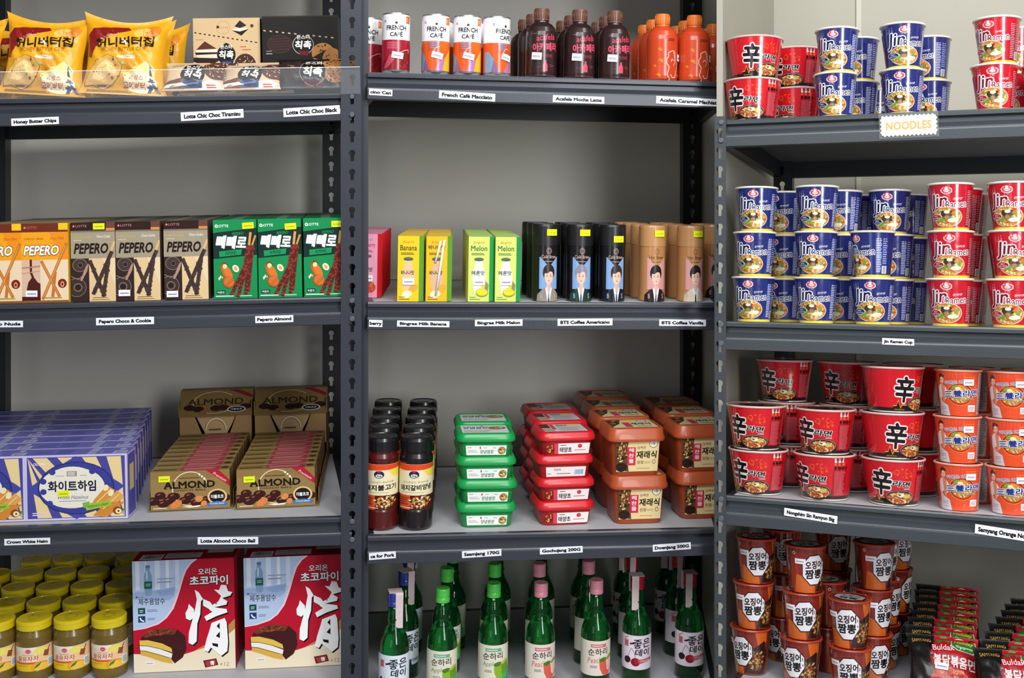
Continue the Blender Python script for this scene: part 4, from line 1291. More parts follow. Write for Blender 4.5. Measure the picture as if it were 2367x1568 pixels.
# --- red-brown squid noodle cups with octagon badges
def squid():
    rt, rb, h = .0375, .0290, .0838
    rm = (rt + rb) / 2
    a = arc_art(rm, 330, 0, h)
    S = 150 / 330
    P = lambda x: 50 + (x - 50) * S
    a.rect(0, 0, 100, 100, '#87291a').rect(P(0), 0, P(22), 100, '#a5301e').rect(P(-8), 0, P(100), 12, '#6f1f16').poly([(P(10), 100), (P(16), 60), (P(40), 66), (P(58), 84), (P(60), 100)], '#cf6420').poly([(P(84), 0), (P(112), 0), (P(112), 26), (P(92), 40)], '#d0601e').rect(P(-8), 0, P(6), 100, '#6d2218')
    a.poly([(P(62), 96), (P(72), 66), (P(82), 40), (P(106), 24), (P(116), 50), (P(110), 98)], '#2c1a12').speck(P(90), 66, 18 * S, 26, ['#6a3a20', '#b5702e', '#7d8a3a', '#c9a45a', '#8a3020', '#3a2a1c'], 130, 6, 2.4, .45)
    # back panel with print and a barcode
    a.rect(P(-64), 12, P(-34), 92, '#c46a24').rect(P(-62), 8, P(-36), 20, '#efeae6').bars(P(-61), 9, P(-37), 19, 14, '#2a2426', True).rect(P(-64), 24, P(-36), 31, '#23130e').bars(P(-62), 36, P(-38), 66, 5, '#7a3f16').rect(P(-62), 74, P(-46), 82, '#c95a5a')
    a.ell(P(13), 14, 3 * S, 3.6, '#efe0da').ell(P(13), 14, 2 * S, 2.4, '#a3242a')
    oc = lambda k: [(P(54 + k * x), 50 + k * y) for x, y in ((-10, -33), (10, -35), (26, -16), (27, 8), (12, 32), (-8, 33), (-25, 14), (-25, -13))]
    a.poly(oc(1.0), '#3b1310').poly(oc(.93), '#e9e6ea')
    a.text('오징어', P(54), 38, 38 * S, 18, '#2a1413', .065, .1, 5)
    a.text('짬뽕', P(54), 58, 38 * S, 21, '#15100f', .065, .05, 3)
    a.rects([(P(74.5), 36, P(76), 43), (P(75), 50, P(77), 54)], '#4a3a3a')
    la = Art(.066, .050, 0, -.025)
    la.poly([(36, 4), (64, 4), (92, 26), (92, 72), (64, 96), (36, 96), (8, 72), (8, 26)], '#3a1512').poly([(37, 8), (63, 8), (89, 28), (89, 70), (63, 92), (37, 92), (11, 70), (11, 28)], '#c9ccc8').text('오징어', 50, 34, 52, 22, '#15100f', .045, .1).text('짬뽕', 50, 66, 52, 28, '#15100f', .06).bars(38, 14, 60, 18, 1, '#5a5050')
    return cup('noodle_cup', 'noodle cup', rt, rb, h, '#87291a', a, '#b03a24', '#8a2c20', la, '#8a2818', 'film', (-36, .053, False, .018, .0095))


SQUID = squid()


# --- coffee cans
def can(name, low, kind):
    r, h = .027, .1155
    m = MB()
    m.lathe([(0, .002, '#c9c9cc', 'metal'), (r * .82, .0, '#c9c9cc', 'metal'), (r * .97, .004, '#c9c9cc', 'metal'), (r, .007, low), (r, .064, '#f1eef0'), (r, .108, '#f1eef0'), (r * .955, .1125, '#d9d9dc', 'metal'), (r * .955, .1155, '#d9d9dc', 'metal'), (r * .90, .1135, '#bdbdc0', 'metal'), (0, .1132, '#bdbdc0', 'metal')], 'gloss', 36)
    prof = [(r, 0), (r, h)]
    a = arc_art(r, 200, 0, h)
    S = 120 / 200
    P = lambda x: 50 + (x - 50) * S
    if kind == 'red':
        a.rect(0, 44.6, 100, 94, '#a51d33').poly([(P(-30), 94), (P(0), 82), (P(28), 68), (P(60), 62), (P(95), 60), (P(130), 54), (P(130), 94)], '#8a1822').poly([(P(4), 92), (P(28), 69), (P(66), 66), (P(40), 80), (P(18), 92)], '#c34a5c').line([(P(62), 66), (P(80), 62), (P(100), 60), (P(98), 66)], 1.6, '#e3b4ae').bars(P(18), 48, P(62), 60, 4, '#c96478').speck(P(80), 84, 24 * S, 8, ['#b5482e', '#7a141c'], 30, 3, 2.4)
    else:
        a.rect(0, 44.6, 100, 94, '#e05a1e').poly([(P(-10), 60), (P(8), 72), (P(30), 94), (P(-30), 94), (P(-30), 60)], '#7f9cbc').poly([(P(8), 72), (P(30), 94), (P(0), 94)], '#8a5f8a').poly([(P(22), 46), (P(62), 46), (P(44), 60), (P(28), 56)], '#8a90b8').poly([(P(44), 94), (P(62), 76), (P(78), 74), (P(72), 94)], '#b476b6').poly([(P(72), 94), (P(80), 74), (P(100), 60), (P(112), 56), (P(112), 94)], '#efb51e').poly([(P(64), 46), (P(110), 46), (P(110), 56), (P(86), 64), (P(70), 60)], '#ee6a1c').bars(P(20), 47, P(66), 62, 5, '#b5482a').line([(P(36), 66), (P(48), 56), (P(60), 54)], 1.4, '#f4c9a0')
    a.rect(P(-2), 47 - 3, P(102), 44.8, '#f1eef0')
    a.rect(P(86), 5, P(106), 17, '#cf6a22').rect(P(88), 8, P(96), 14, '#e69a4a').bars(P(4), 12, P(12), 16, 2, '#6a6266')
    a.rect(P(46), 15, P(54), 18.5, '#2a2024').bars(P(30), 20, P(70), 20.6, 1, '#8a8488').line([(P(50), 14.5), (P(51), 12)], .7, '#6a6266')
    a.text('FRENCH', P(50), 25, 70 * S, 8, '#1c1416', .045).text('CAFÉ', P(50), 35, 44 * S, 9, '#1c1416', .045)
    wrap(m, a, prof)
    tilt = {'red': (6, .028, False, .021, .012, 'paper', -8), 'orange': (4, .030, False, .021, .012, 'paper', -14)}[kind]
    return Proto('coffee_can', 'coffee can', [('can', m.mesh('can'), None), ('price_sticker', round_sticker(prof, *tilt), 'white price sticker')])


CANR, CANO = can('coffee_can', '#a51d33', 'red'), can('coffee_can', '#e05a1e', 'orange')


# --- coffee bottles
def bottle(name, body, cap, art_fn, stick, h=.137, r=.031, neck='#2c2226'):
    m = MB()
    m.lathe([(0, .002, body), (r * .8, 0, body), (r * .97, .004, body), (r, .010, body), (r * .985, .03, body), (r, .05, body), (r, .082, body), (r * .97, .090, body), (r * .86, .099, body), (r * .66, .106, body), (r * .47, .1095, neck), (r * .45, .112, neck), (.0150, .1125, neck), (.0150, .1135, neck), (.0130, .114, neck), (.0130, h - .02, neck), (0, h - .02, neck)], 'gloss', 36)
    prof = [(r, 0), (r, .084), (r * .95, .093), (r * .8, .1025)]
    rm = sum(q for q, _ in prof) / len(prof)
    a = arc_art(rm, 220, 0, .10)
    art_fn(a)
    wrap(m, a, prof)
    P = [('bottle', m.mesh('bottle'), None)]
    m = MB()
    n = 40
    rc = .0148
    m.lathe([(rc, h - .024, cap), (rc, h - .0205, cap), (rc * .97, h - .020, cap), (rc, h - .0195, cap), (rc, h - .003, cap), (rc * .93, h, cap), (0, h, cap)], 'plastic', n)
    for k in range(n // 2):
        t = 2 * math.pi * k / (n // 2)
        x, y = math.sin(t) * rc, -math.cos(t) * rc
        m.box(x - .0005, x + .0005, y - .0005, y + .0005, h - .019, h - .004, cap, 'plastic')
    P.append(('cap', m.mesh('cap'), None))
    P.append(('price_sticker', round_sticker(prof[:2], *stick), 'white price sticker'))
    return Proto('coffee_bottle', 'coffee bottle', P)


def art_mocha(a):
    S = 120 / 220
    P = lambda x: 50 + (x - 50) * S
    c = '#d8405c'
    a.text('acafela', P(52), 22, 60 * S, 12, c, .02, .1, 6).text('아카페라', P(52), 41, 82 * S, 17, '#e0526c', .06, 0, 3).text('모카라떼', P(52), 58, 40 * S, 8, '#b04256', .01)
    a.poly([(P(44), 88), (P(44), 76), (P(48), 71), (P(48), 67), (P(54), 67), (P(54), 71), (P(58), 76), (P(58), 88)], '#d94a66').ring(P(68), 77, 4 * S, 3, '#a8485a', .2).bars(P(22), 79, P(42), 81, 1, '#7a3444').bars(P(72), 76, P(82), 78, 1, '#94606a').bars(P(20), 95, P(84), 97, 1, '#7a3444').bars(P(12), 14, P(26), 16, 1, '#7a6468')


def art_caramel(a):
    S = 120 / 220
    P = lambda x: 50 + (x - 50) * S
    a.bars(P(48), 16, P(74), 22, 2, '#7a2414')
    w = '#f3e6dc'
    a.line([(P(52), 94), (P(46), 88), (P(50), 80), (P(52), 72), (P(44), 66), (P(44), 58), (P(50), 52), (P(50), 45), (P(58), 42), (P(66), 40), (P(74), 44), (P(77), 52), (P(80), 62), (P(86), 70), (P(82), 76), (P(78), 84), (P(76), 92), (P(64), 94), (P(58), 88)], 1.0, w)
    a.line([(P(68), 42), (P(72), 56), (P(72), 64), (P(68), 70)], .9, w).line([(P(58), 62), (P(63), 57), (P(68), 60)], .9, w).line([(P(54), 96), (P(50), 101)], .9, w)
    for x, y, z in ((24, 40, 5), (26, 62, 6), (20, 90, 5), (92, 46, 5), (98, 66, 6), (90, 90, 5), (8, 72, 4), (108, 84, 5)):
        for k in range(5):
            a.poly([(P(x), y), (P(x + z * math.cos(R(k * 44 - 150)) * 1.8), y + z * 1.2 * math.sin(R(k * 44 - 150))), (P(x + z * math.cos(R(k * 44 - 132))), y + z * .6 * math.sin(R(k * 44 - 132)))], '#f4c41e')


MOCHA = bottle('coffee_bottle', '#2f1d1b', '#6a4436', art_mocha, (-30, .034, False, .019, .014, 'paper', -4))
CARAMEL = bottle('coffee_bottle', '#c9431f', '#e0742a', art_caramel, (52, .040, False, .016, .013), .134, .0315, '#8a3a24')


# --- tumbler packs of brewed coffee, with a printed portrait
def tumbler(body, lidc, panel, top, ink, hair, suit, seed):
    r, h = .0262, .150
    m = MB()
    m.lathe([(0, .001, body), (r * .95, 0, body), (r, .003, body), (r, .1085, body), (r * .96, .109, body), (0, .109, body)], 'gloss', 36)
    prof = [(r, 0), (r, .108)]
    a = arc_art(r, 230, 0, .108)
    S = 120 / 230
    P = lambda x: 50 + (x - 50) * S
    a.rect(P(18), 20, P(88), 78, panel)
    a.poly([(P(22), 0), (P(84), 0), (P(84), 20), (P(53), 38), (P(22), 20)], body)
    a.ring(P(53), 9, 9 * S, 5.5, top, .14).ring(P(53), 9, 4.5 * S, 3, top, .2).text('Hot Brew' if seed > 3 else 'Cold Brew', P(53), 19.5, 54 * S, 6.4, top, .02).bars(P(36), 27, P(70), 29, 1, top)
    dx = (0, -3, 4, 1, -2, 3)[seed]
    x = 53 + dx
    a.poly([(P(x - 44), 100), (P(x - 42), 88), (P(x - 22), 78), (P(x - 9), 76), (P(x + 9), 76), (P(x + 22), 78), (P(x + 42), 88), (P(x + 44), 100)], suit)
    a.poly([(P(x - 8), 62), (P(x + 8), 62), (P(x + 8), 76), (P(x), 84), (P(x - 8), 76)], '#d9b096').poly([(P(x - 12), 77), (P(x - 8), 74), (P(x), 86), (P(x + 8), 74), (P(x + 12), 77), (P(x + 4), 100), (P(x - 4), 100)], '#dfe2ee').poly([(P(x - 1.5), 86), (P(x + 1.5), 86), (P(x + 3), 100), (P(x - 3), 100)], '#22222c')
    a.ell(P(x), 48, 22 * S, 15, hair).ell(P(x), 55, 16 * S, 14, '#e6c1a8').poly([(P(x - 19), 52), (P(x - 16), 40), (P(x - 2), 36), (P(x + 14), 39), (P(x + 19), 50), (P(x + 12), 47), (P(x + 4), 46), (P(x - 6), 50), (P(x - 14), 49)], hair)
    a.ell(P(x - 6), 54.5, 2 * S, .9, '#2a201e').ell(P(x + 6), 54.5, 2 * S, .9, '#2a201e').line([(P(x), 55), (P(x - 1), 59)], .5, '#c99a80').ell(P(x), 63, 3.2 * S, .9, '#b5645c').line([(P(x - 9), 52.3), (P(x - 4), 51.8)], .5, '#3a2c26').line([(P(x + 4), 51.8), (P(x + 9), 52.3)], .5, '#3a2c26')
    a.text('B', P(26), 90, 7 * S, 9, ink, .03).text('T', P(53), 91, 6 * S, 8, ink, .03).text('S', P(79), 90, 7 * S, 9, ink, .03)
    wrap(m, a, prof)
    P_ = [('tumbler', m.mesh('tumbler'), None)]
    m = MB()
    m.lathe([(r * 1.03, .1086, lidc), (r * 1.03, .146, lidc), (r * .99, h, lidc), (r * .2, h + .0005, lidc), (0, h + .0005, lidc)], 'plastic', 36)
    P_.append(('lid', m.mesh('lid'), None))
    P_.append(('price_sticker', round_sticker([(r * 1.03, .108), (r * 1.03, h)], 14, .128 if seed not in (2,) else .116, True, .0205, .0125), 'yellow price sticker'))
    return Proto('coffee_tumbler', 'tumbler', P_)


TB = [tumbler('#131214', '#1b1a1c', '#84a8d8', '#c9a89c', '#8fb4e0', ('#2c2220', '#8d879a', '#3a2a24')[k], s_, k) for k, s_ in ((0, '#9a8a78'), (1, '#1f3a2a'), (2, '#1c1c24'))]
TH = [tumbler('#b98350', '#bd8a58', '#d99a9a', '#3a2418', '#e0967c', '#1d1818', s_, k) for k, s_ in ((4, '#1e1a22'), (5, '#cfc2ae'))]


# --- milk cartons
def milk(bg, side, sidetxt, art_fn, straw=False, d=.05):
    w, h, c = .0505, .125, .010
    m = MB()
    top = art_fn.top
    m.prism([(-w / 2, -d / 2), (w / 2 - c, -d / 2), (w / 2, -d / 2 + c * 1.1), (w / 2, d / 2), (-w / 2, d / 2)], 0, h, [bg, side, bg, bg, bg, top, bg], 'card')
    a = Art(w - c, h, -c / 2, 0)
    art_fn(a)
    m.art(a, on_front(-d / 2))
    m.box(-w / 2 + .002, w / 2 - .002, -.0012, .0012, h, h + .0012, top, 'card')
    P = [('carton', m.mesh('carton'), None)]
    if straw:
        m = MB()
        for dx, z0, z1 in ((.0, .012, .118), (-.008, .075, .116)):
            x0, x1 = -.006 + dx + (0 if dx == 0 else .006), .006 + dx + (0 if dx == 0 else .002)
            n = 10
            vs = []
            for z, xc in ((z0, x0), (z1, x1 + (.003 if dx == 0 else .002))):
                for k in range(n):
                    t = 2 * math.pi * k / n
                    vs.append((xc + .0022 * math.cos(t), -d / 2 - .0026 + .0022 * math.sin(t), z))
            m.add(vs, [(k, (k + 1) % n, n + (k + 1) % n, n + k) for k in range(n)] + [tuple(reversed(range(n))), tuple(range(n, 2 * n))], '#f4f2ea', 'plastic', True)
        P.append(('straw', m.mesh('straw'), 'white wrapped straw'))
    else:
        mm = MB()
        mm.box(-.011, .011, -.0004, 0, 0, .012, '#f6f3f4', 'paper')
        mm.art(sticker_art(.022, .012, False), on_front(-.0004), 'paper', h0=.0001)
        me = mm.mesh('price_sticker')
        me.transform(Matrix.Translation((-.0045, -d / 2 - .002, .032)))
        P.append(('price_sticker', me, 'white price sticker'))
    return Proto('milk_carton', 'milk carton', P)


def milk_art(bg, word, ink, jar, lidc, fruit, kor=False):
    def f(a):
        a.rect(0, 0, 100, 100, bg)
        a.text('Bingrae', 50, 9.5, 52, 4.5, '#b5622a', .01, .25, 2)
        if kor:
            a.text('바나나맛', 50, 17, 80, 7, ink, .045)
        else:
            a.text(word, 50, 18, 78, 8.5, ink, .025)
        a.bars(14, 25, 80, 29, 2, ink)
        a.ell(50, 50, 21, 12, jar).poly([(30, 48), (34, 39), (40, 35), (60, 35), (66, 39), (70, 48)], jar).poly([(18, 60), (30, 46), (70, 46), (82, 60), (80, 72), (68, 88), (32, 88), (22, 74)], jar).ell(50, 35, 23, 2.9, lidc).ell(50, 34.3, 21, 2, '#5a6a60')
        a.text(kor or {'Banana': '바나나맛', 'Melon': '메론맛', 'Strawberry': '딸기맛'}[word] if not kor else '바나나맛', 47, 56, 62, 7, '#24402c' if word == 'Melon' else '#2a2016', .04)
        fruit(a)
        a.bars(8, 92.5, 40, 94, 1, ink).bars(8, 95.5, 72, 97.5, 1, ink)
    return f


def f_banana(a):
    a.ell(74, 80, 26, 5, '#e0a53a', 35).ell(46, 88, 24, 5, '#efe0b0', 5).ell(40, 91, 20, 4, '#f3e8c4')


def f_melon(a):
    a.ell(66, 86, 30, 7, '#8a9a2a').ell(66, 85, 27, 5.6, '#e3d62c').poly([(62, 84), (66, 70), (82, 66), (94, 76), (90, 86)], '#d8d23a').poly([(78, 80), (84, 68), (98, 74), (94, 84)], '#8a8a60')


def f_straw(a):
    a.ell(60, 84, 34, 9, '#d83a34').ell(40, 80, 14, 7, '#e0584a').speck(60, 82, 34, 12, ['#f0a030', '#c92a2a', '#7aa03a'], 30, 2, 6)


art_b = milk_art('#efc61c', 'Banana', '#2e3a1c', '#e2bf96', '#2c4a38', f_banana)
art_b.top = '#bfa03a'
art_bk = milk_art('#ebb81a', 'Banana', '#2a2414', '#d9b088', '#3a3c34', f_banana, True)
art_bk.top = '#bfa03a'
art_m = milk_art('#d3dd70', 'Melon', '#2f6a34', '#f0f2e4', '#2c6a48', f_melon)
art_m.top = '#93a85a'
art_s = milk_art('#e79ab6', 'Strawberry', '#b02a4a', '#e8a4b8', '#b8343c', f_straw)
art_s.top = '#b9788e'
MILKB, MILKK = milk('#efc61c', '#6aa83c', '', art_b), milk('#ebb81a', '#6aa83c', '', art_bk, True)
MILKM, MILKS = milk('#d3dd70', '#2fa65a', '', art_m, d=.042), milk('#e79ab6', '#c9222c', '', art_s, d=.042)


# --- sauce jars
def sauce(body, word):
    r, h = .033, .176
    m = MB()
    m.lathe([(0, .001, body), (r * .9, 0, body), (r, .005, body), (r, .036, body), (r * .97, .039, body), (r * .97, .128, body), (r, .131, body), (r * .99, .138, body), (r * .9, .146, body), (r * .9, .151, body), (0, .151, body)], 'gloss', 36)
    P = [('jar', m.mesh('jar'), None)]
    m = MB()
    rl = r * .985
    prof = [(rl, .040), (rl, .127)]
    a = arc_art(rl, 260, .040, .127)
    S = 130 / 260
    Q = lambda x: 50 + (x - 50) * S
    a.rect(0, 0, 100, 100, '#eadfb8').poly([(0, 0), (100, 0), (100, 6), (Q(70), 12), (Q(20), 14), (0, 12)], '#dc4a24').poly([(Q(70), 12), (100, 6), (100, 30), (Q(84), 26)], '#e9d84a')
    a.ell(Q(46), 22, 15 * S, 9.5, '#d9d5dc').ell(Q(46), 22, 13.5 * S, 8.4, '#23233e').ell(Q(46), 25, 9 * S, 4, '#e9e4dc').text('백설', Q(46), 25.2, 12 * S, 4, '#23233e', .05).ell(Q(46), 15.5, 4 * S, 2.4, '#c9303a')
    a.text('고기양념의 황금비율', Q(50), 39, 74 * S, 4.6, '#6a5a38', .01, 0, 2).text(word, Q(51), 51, 92 * S, 13, '#1b1412', .055, .03, 3).bars(Q(10), 61, Q(80), 63, 1, '#9a8a60')
    a.rect(0, 68, 100, 100, '#4a1a14').rect(Q(0), 68, Q(36), 100, '#d0502a').bars(Q(3), 72, Q(30), 90, 4, '#8a2a18').speck(Q(64), 82, 34 * S, 15, ['#c2562a', '#e09a4a', '#7a2418', '#b53a24', '#8a9a4a', '#e8cfa0'], 90, 4, 2.6, .5).bars(Q(2), 94, Q(50), 97, 1, '#f0e0d0')
    m.lathe([(rl, .0398, '#eadfb8'), (rl, .1272, '#eadfb8')], 'paper', 36)
    wrap(m, a, prof, 'card')
    P.append(('label_wrap', m.mesh('label_wrap'), 'printed paper label'))
    m = MB()
    m.lathe([(r * .96, .1515, '#161518'), (r * .96, .170, '#161518'), (r * .9, h, '#161518'), (r * .80, h + .0004, '#232326'), (r * .78, h - .0008, '#161518'), (r * .42, h - .0008, '#232326'), (r * .40, h - .0002, '#161518'), (0, h - .0002, '#161518')], 'gloss', 36)
    P.append(('lid', m.mesh('lid'), 'black screw lid'))
    return Proto('sauce_jar', 'sauce jar', P)


SAUCE_D, SAUCE_R = sauce('#191013', '돼지갈비양념'), sauce('#4f120f', '돼지불고기')


# --- honey citron jars
def citron():
    r, h = .0352, .118
    g = '#6f5a22'
    m = MB()
    m.lathe([(0, .001, g), (r * .86, 0, g), (r * .97, .004, g), (r, .010, g), (r, .020, g), (r * .985, .022, g), (r * .985, .068, g), (r, .071, g), (r * 1.01, .078, g), (r * .99, .087, g), (r * .9, .095, g), (r * .86, .100, g), (0, .100, g)], 'gloss', 36)
    P = [('jar', m.mesh('jar'), 'glass jar of honey tea')]
    m = MB()
    rl = r * .992
    prof = [(rl, .0215), (rl, .0685)]
    a = arc_art(rl, 250, .0215, .0685)
    S = 130 / 250
    Q = lambda x: 50 + (x - 50) * S
    a.rect(0, 0, 100, 100, '#efdcc0').rect(0, 0, 100, 16, '#f1e6d8').rect(Q(60), 0, Q(120), 60, '#ecc79a').ell(Q(70), 18, 18 * S, 14, '#ece06a').rect(0, 66, 100, 100, '#e6c21e').rect(Q(0), 62, Q(70), 70, '#d95a30')
    a.ell(Q(40), 16, 8 * S, 10, '#e39aa0').ell(Q(40), 16, 5.5 * S, 7, '#c9303a').text('오뚜기', Q(40), 17, 8 * S, 6, '#f6e3e0', .02)
    a.bars(Q(24), 30, Q(58), 33, 1, '#b06a50').text('꿀유자차', Q(38), 47, 54 * S, 22, '#cf3a26', .02, .05, 2).bars(Q(12), 76, Q(46), 80, 1, '#a8781a')
    a.line([(Q(96), 6), (Q(88), 26)], 1.4, '#6a2a1c')
    for i in range(4):
        a.line([(Q(80 - i), 22 + 6 * i), (Q(92 - i), 26 + 6 * i)], 1.7, '#8a3a24')
    a.ell(Q(70), 84, 24 * S, 22, '#e8a02a').ell(Q(72), 86, 20 * S, 17, '#efc24a').poly([(Q(52), 92), (Q(58), 76), (Q(72), 64), (Q(66), 80)], '#4a7a2a').rect(Q(88), 56, Q(108), 92, '#eef0f6').bars(Q(90), 60, Q(106), 88, 4, '#5a7ab0')
    m.lathe([(rl, .0213, '#efdcc0'), (rl, .0687, '#efdcc0')], 'paper', 36)
    wrap(m, a, prof, 'card')
    P.append(('label_wrap', m.mesh('label_wrap'), 'printed paper label'))
    m = MB()
    y = '#dcc416'
    rl = r * .97
    n = 36
    m.lathe([(rl * .97, .0995, y), (rl, .101, y), (rl, .110, y), (rl * 1.012, .112, y), (rl, .1165, y), (rl * .93, .118, y), (rl * .86, .1175, '#b9a410'), (rl * .85, .1166, y), (rl * .40, .1168, '#9a8a14'), (rl * .385, .1168, y), (0, .1170, y)], 'gloss', n)
    a = Art(.05, .05, 0, -.025)
    a.ring(50, 50, 21, 21, '#6a5c10', .05).ell(40, 20, 6, 4, '#b5742a').bars(30, 76, 66, 80, 1, '#a8921a')
    m.art(a, on_top(.1172), 'gloss')
    P.append(('lid', m.mesh('lid'), 'yellow metal lid'))
    return Proto('tea_jar', 'tea jar', P)


CITRON = citron()


# --- tubs of paste
def tub(name, w, d, h, col, dark, lid_art, front_art, taper=.88, lidh=.014, back_art=None, rad=.018):
    m = MB()
    bw, bd = w * taper, d * taper
    z1 = h - lidh
    m.loft([(bw * .90, bd * .90, rad * .8, 0), (bw * .93, bd * .92, rad * .85, .002), (bw, bd, rad, z1), (bw, bd, rad, z1 + .004)], dark, 'plastic')

    def fr(u, v, hh):
        t = v / z1
        y = -bd / 2 * (.92 + .08 * t)
        return ((u * (.93 + .07 * t), y - hh, v), None)
    if front_art:
        m.art(front_art, fr, 'card', h0=.0004)
    P = [('tub', m.mesh('tub'), None)]
    m = MB()
    m.loft([(w * .985, d * .985, rad * 1.1, z1 - .002), (w, d, rad * 1.15, z1), (w * .99, d * .99, rad * 1.15, z1 + .006), (w * .965, d * .965, rad * 1.1, z1 + .008), (w * .94, d * .94, rad * 1.05, h - .002), (w * .90, d * .90, rad, h), (w * .84, d * .82, rad * .8, h), (w * .83, d * .81, rad * .8, h - .001)], col, 'plastic')
    m.art(lid_art, on_top(h - .0008), 'card')
    P.append(('lid', m.mesh('lid'), None))
    return Proto('paste_tub', 'paste tub', P)


W1, D1, H1 = .118, .098, .0465
la = Art(.092, .070, 0, -.035)
la.rect(0, 0, 100, 100, '#d3d6d2').text('양념쌈장', 32, 34, 54, 26, '#2a3a30', .04, .1).ell(78, 36, 20, 18, '#8a6a3a').speck(78, 36, 18, 15, ['#5a7a34', '#c9a05a', '#6a3a20', '#e0c890'], 30, 2, 5).bars(4, 62, 70, 92, 4, '#a8aaa6').rect(44, 6, 50, 16, '#c9303a').bars(54, 55, 80, 60, 1, '#5a605a')
fa = Art(.082, .019, 0, .004)
fa.rect(0, 0, 100, 100, '#eef2ec').text('양념쌈장', 52, 66, 34, 42, '#2f5a3c', .03, .1).rects([(34, 12, 37, 36)], '#c9303a').bars(4, 16, 16, 26, 1, '#b04a5a').bars(4, 46, 30, 76, 2, '#c9b0b0').bars(44, 20, 54, 30, 1, '#7a9a80').bars(66, 20, 76, 30, 1, '#7a6a6a').ell(89, 54, 10, 40, '#a8803a').speck(89, 54, 8, 34, ['#4a7a34', '#e0b070', '#7a3a20', '#f0d8a0'], 24, 2, 3)
SSAM = tub('paste_tub', W1, D1, H1, '#0f9a4a', '#0d8a42', la, fa, .90)
la = Art(.088, .066, 0, -.033)
la.rect(0, 0, 100, 100, '#cdc6c4').rect(0, 0, 22, 50, '#5a2a22').rect(0, 55, 26, 96, '#b09a7a').rect(24, 4, 33, 70, '#c24a58').text('태양초', 52, 18, 26, 18, '#2a1a1a', .045).bars(38, 36, 96, 90, 8, '#a49c9c')
la.rect(66, 4, 92, 20, '#d9de2a')
fa = Art(.092, .021, 0, .0035)
fa.rect(20, 0, 100, 100, '#f0e8e6').rect(20, 0, 29, 100, '#d8455a').ell(10, 50, 10, 44, '#7a2018').speck(10, 50, 8, 40, ['#c9863a', '#5a1a14', '#e0b060', '#a3321c'], 20, 3, 3).text('태양초', 46, 62, 28, 50, '#221414', .05).bars(34, 12, 48, 26, 1, '#6a5a5a').ell(78, 28, 5, 20, '#c9404a').bars(66, 60, 98, 72, 1, '#b04a58')
GOCHU = tub('paste_tub', W1, D1, H1, '#d01a26', '#a8141e', la, fa, .90)
fa2 = Art(.092, .021, 0, .0035)
fa2.rect(6, 4, 96, 96, '#efe6e2').text('태양초', 32, 30, 16, 22, '#5a2a2a', .03).bars(8, 62, 18, 74, 1, '#6a5a5a').bars(30, 62, 66, 74, 1, '#5a4a4a').rect(70, 30, 92, 80, '#d8e4f0').bars(71, 32, 91, 78, 16, '#5a7aa8', True)
GOCHU2 = tub('paste_tub', W1, D1, H1, '#d01a26', '#a8141e', la, fa2, .90)
W2, D2, H2 = .120, .104, .0955
la = Art(.092, .072, 0, -.036)
la.rect(0, 0, 100, 100, '#d3c49a').poly([(0, 0), (34, 0), (22, 50), (0, 90)], '#4a3a28').speck(14, 34, 12, 30, ['#7a5a30', '#b09050', '#2a1c14'], 24, 2, 6).rect(30, 34, 46, 92, '#c9384a').text('재래식', 70, 52, 46, 30, '#2a1c12', .045, .1).bars(56, 78, 90, 88, 1, '#6a5634').ell(80, 14, 12, 10, '#d9d8d0').ring(80, 14, 12, 10, '#4a4438', .2)
la.rect(38, 4, 66, 18, '#d2d83a')
fa = Art(.090, .064, 0, .009)
fa.rect(0, 0, 100, 100, '#e6cf98').poly([(0, 0), (30, 0), (26, 40), (30, 100), (0, 94)], '#5a4020').speck(14, 40, 13, 36, ['#c9a05a', '#8a6a38', '#2c1c14', '#e0c68a', '#6a2a24'], 50, 3, 4.5).ell(12, 86, 14, 14, '#2a1a16').rect(26, 24, 46, 80, '#cf2f48').text('해', 36, 33, 12, 13, '#f6dfe0', .04).text('찬', 36, 50, 12, 13, '#f6dfe0', .04).text('들', 36, 67, 12, 13, '#f6dfe0', .04)
fa.text('담백한', 60, 26, 20, 9, '#5a4628', .02).text('재래식', 72, 48, 48, 24, '#1f150e', .05, .05).text('된장', 58, 72, 16, 11, '#4a3a22', .025).bars(67, 69, 84, 76, 2, '#b89a5c').bars(50, 88, 84, 93, 1, '#b89a5c').ell(87, 14, 10, 13, '#ece6d4').ring(87, 14, 10, 13, '#6a6450', .14).text('1등', 87, 14, 9, 9, '#4a4434', .02).ring(90, 71, 4, 7, '#4a3a22', .25)
DOEN = tub('paste_tub', W2, D2, H2, '#b4512a', '#a04622', la, fa, .87, .024, None, .020)


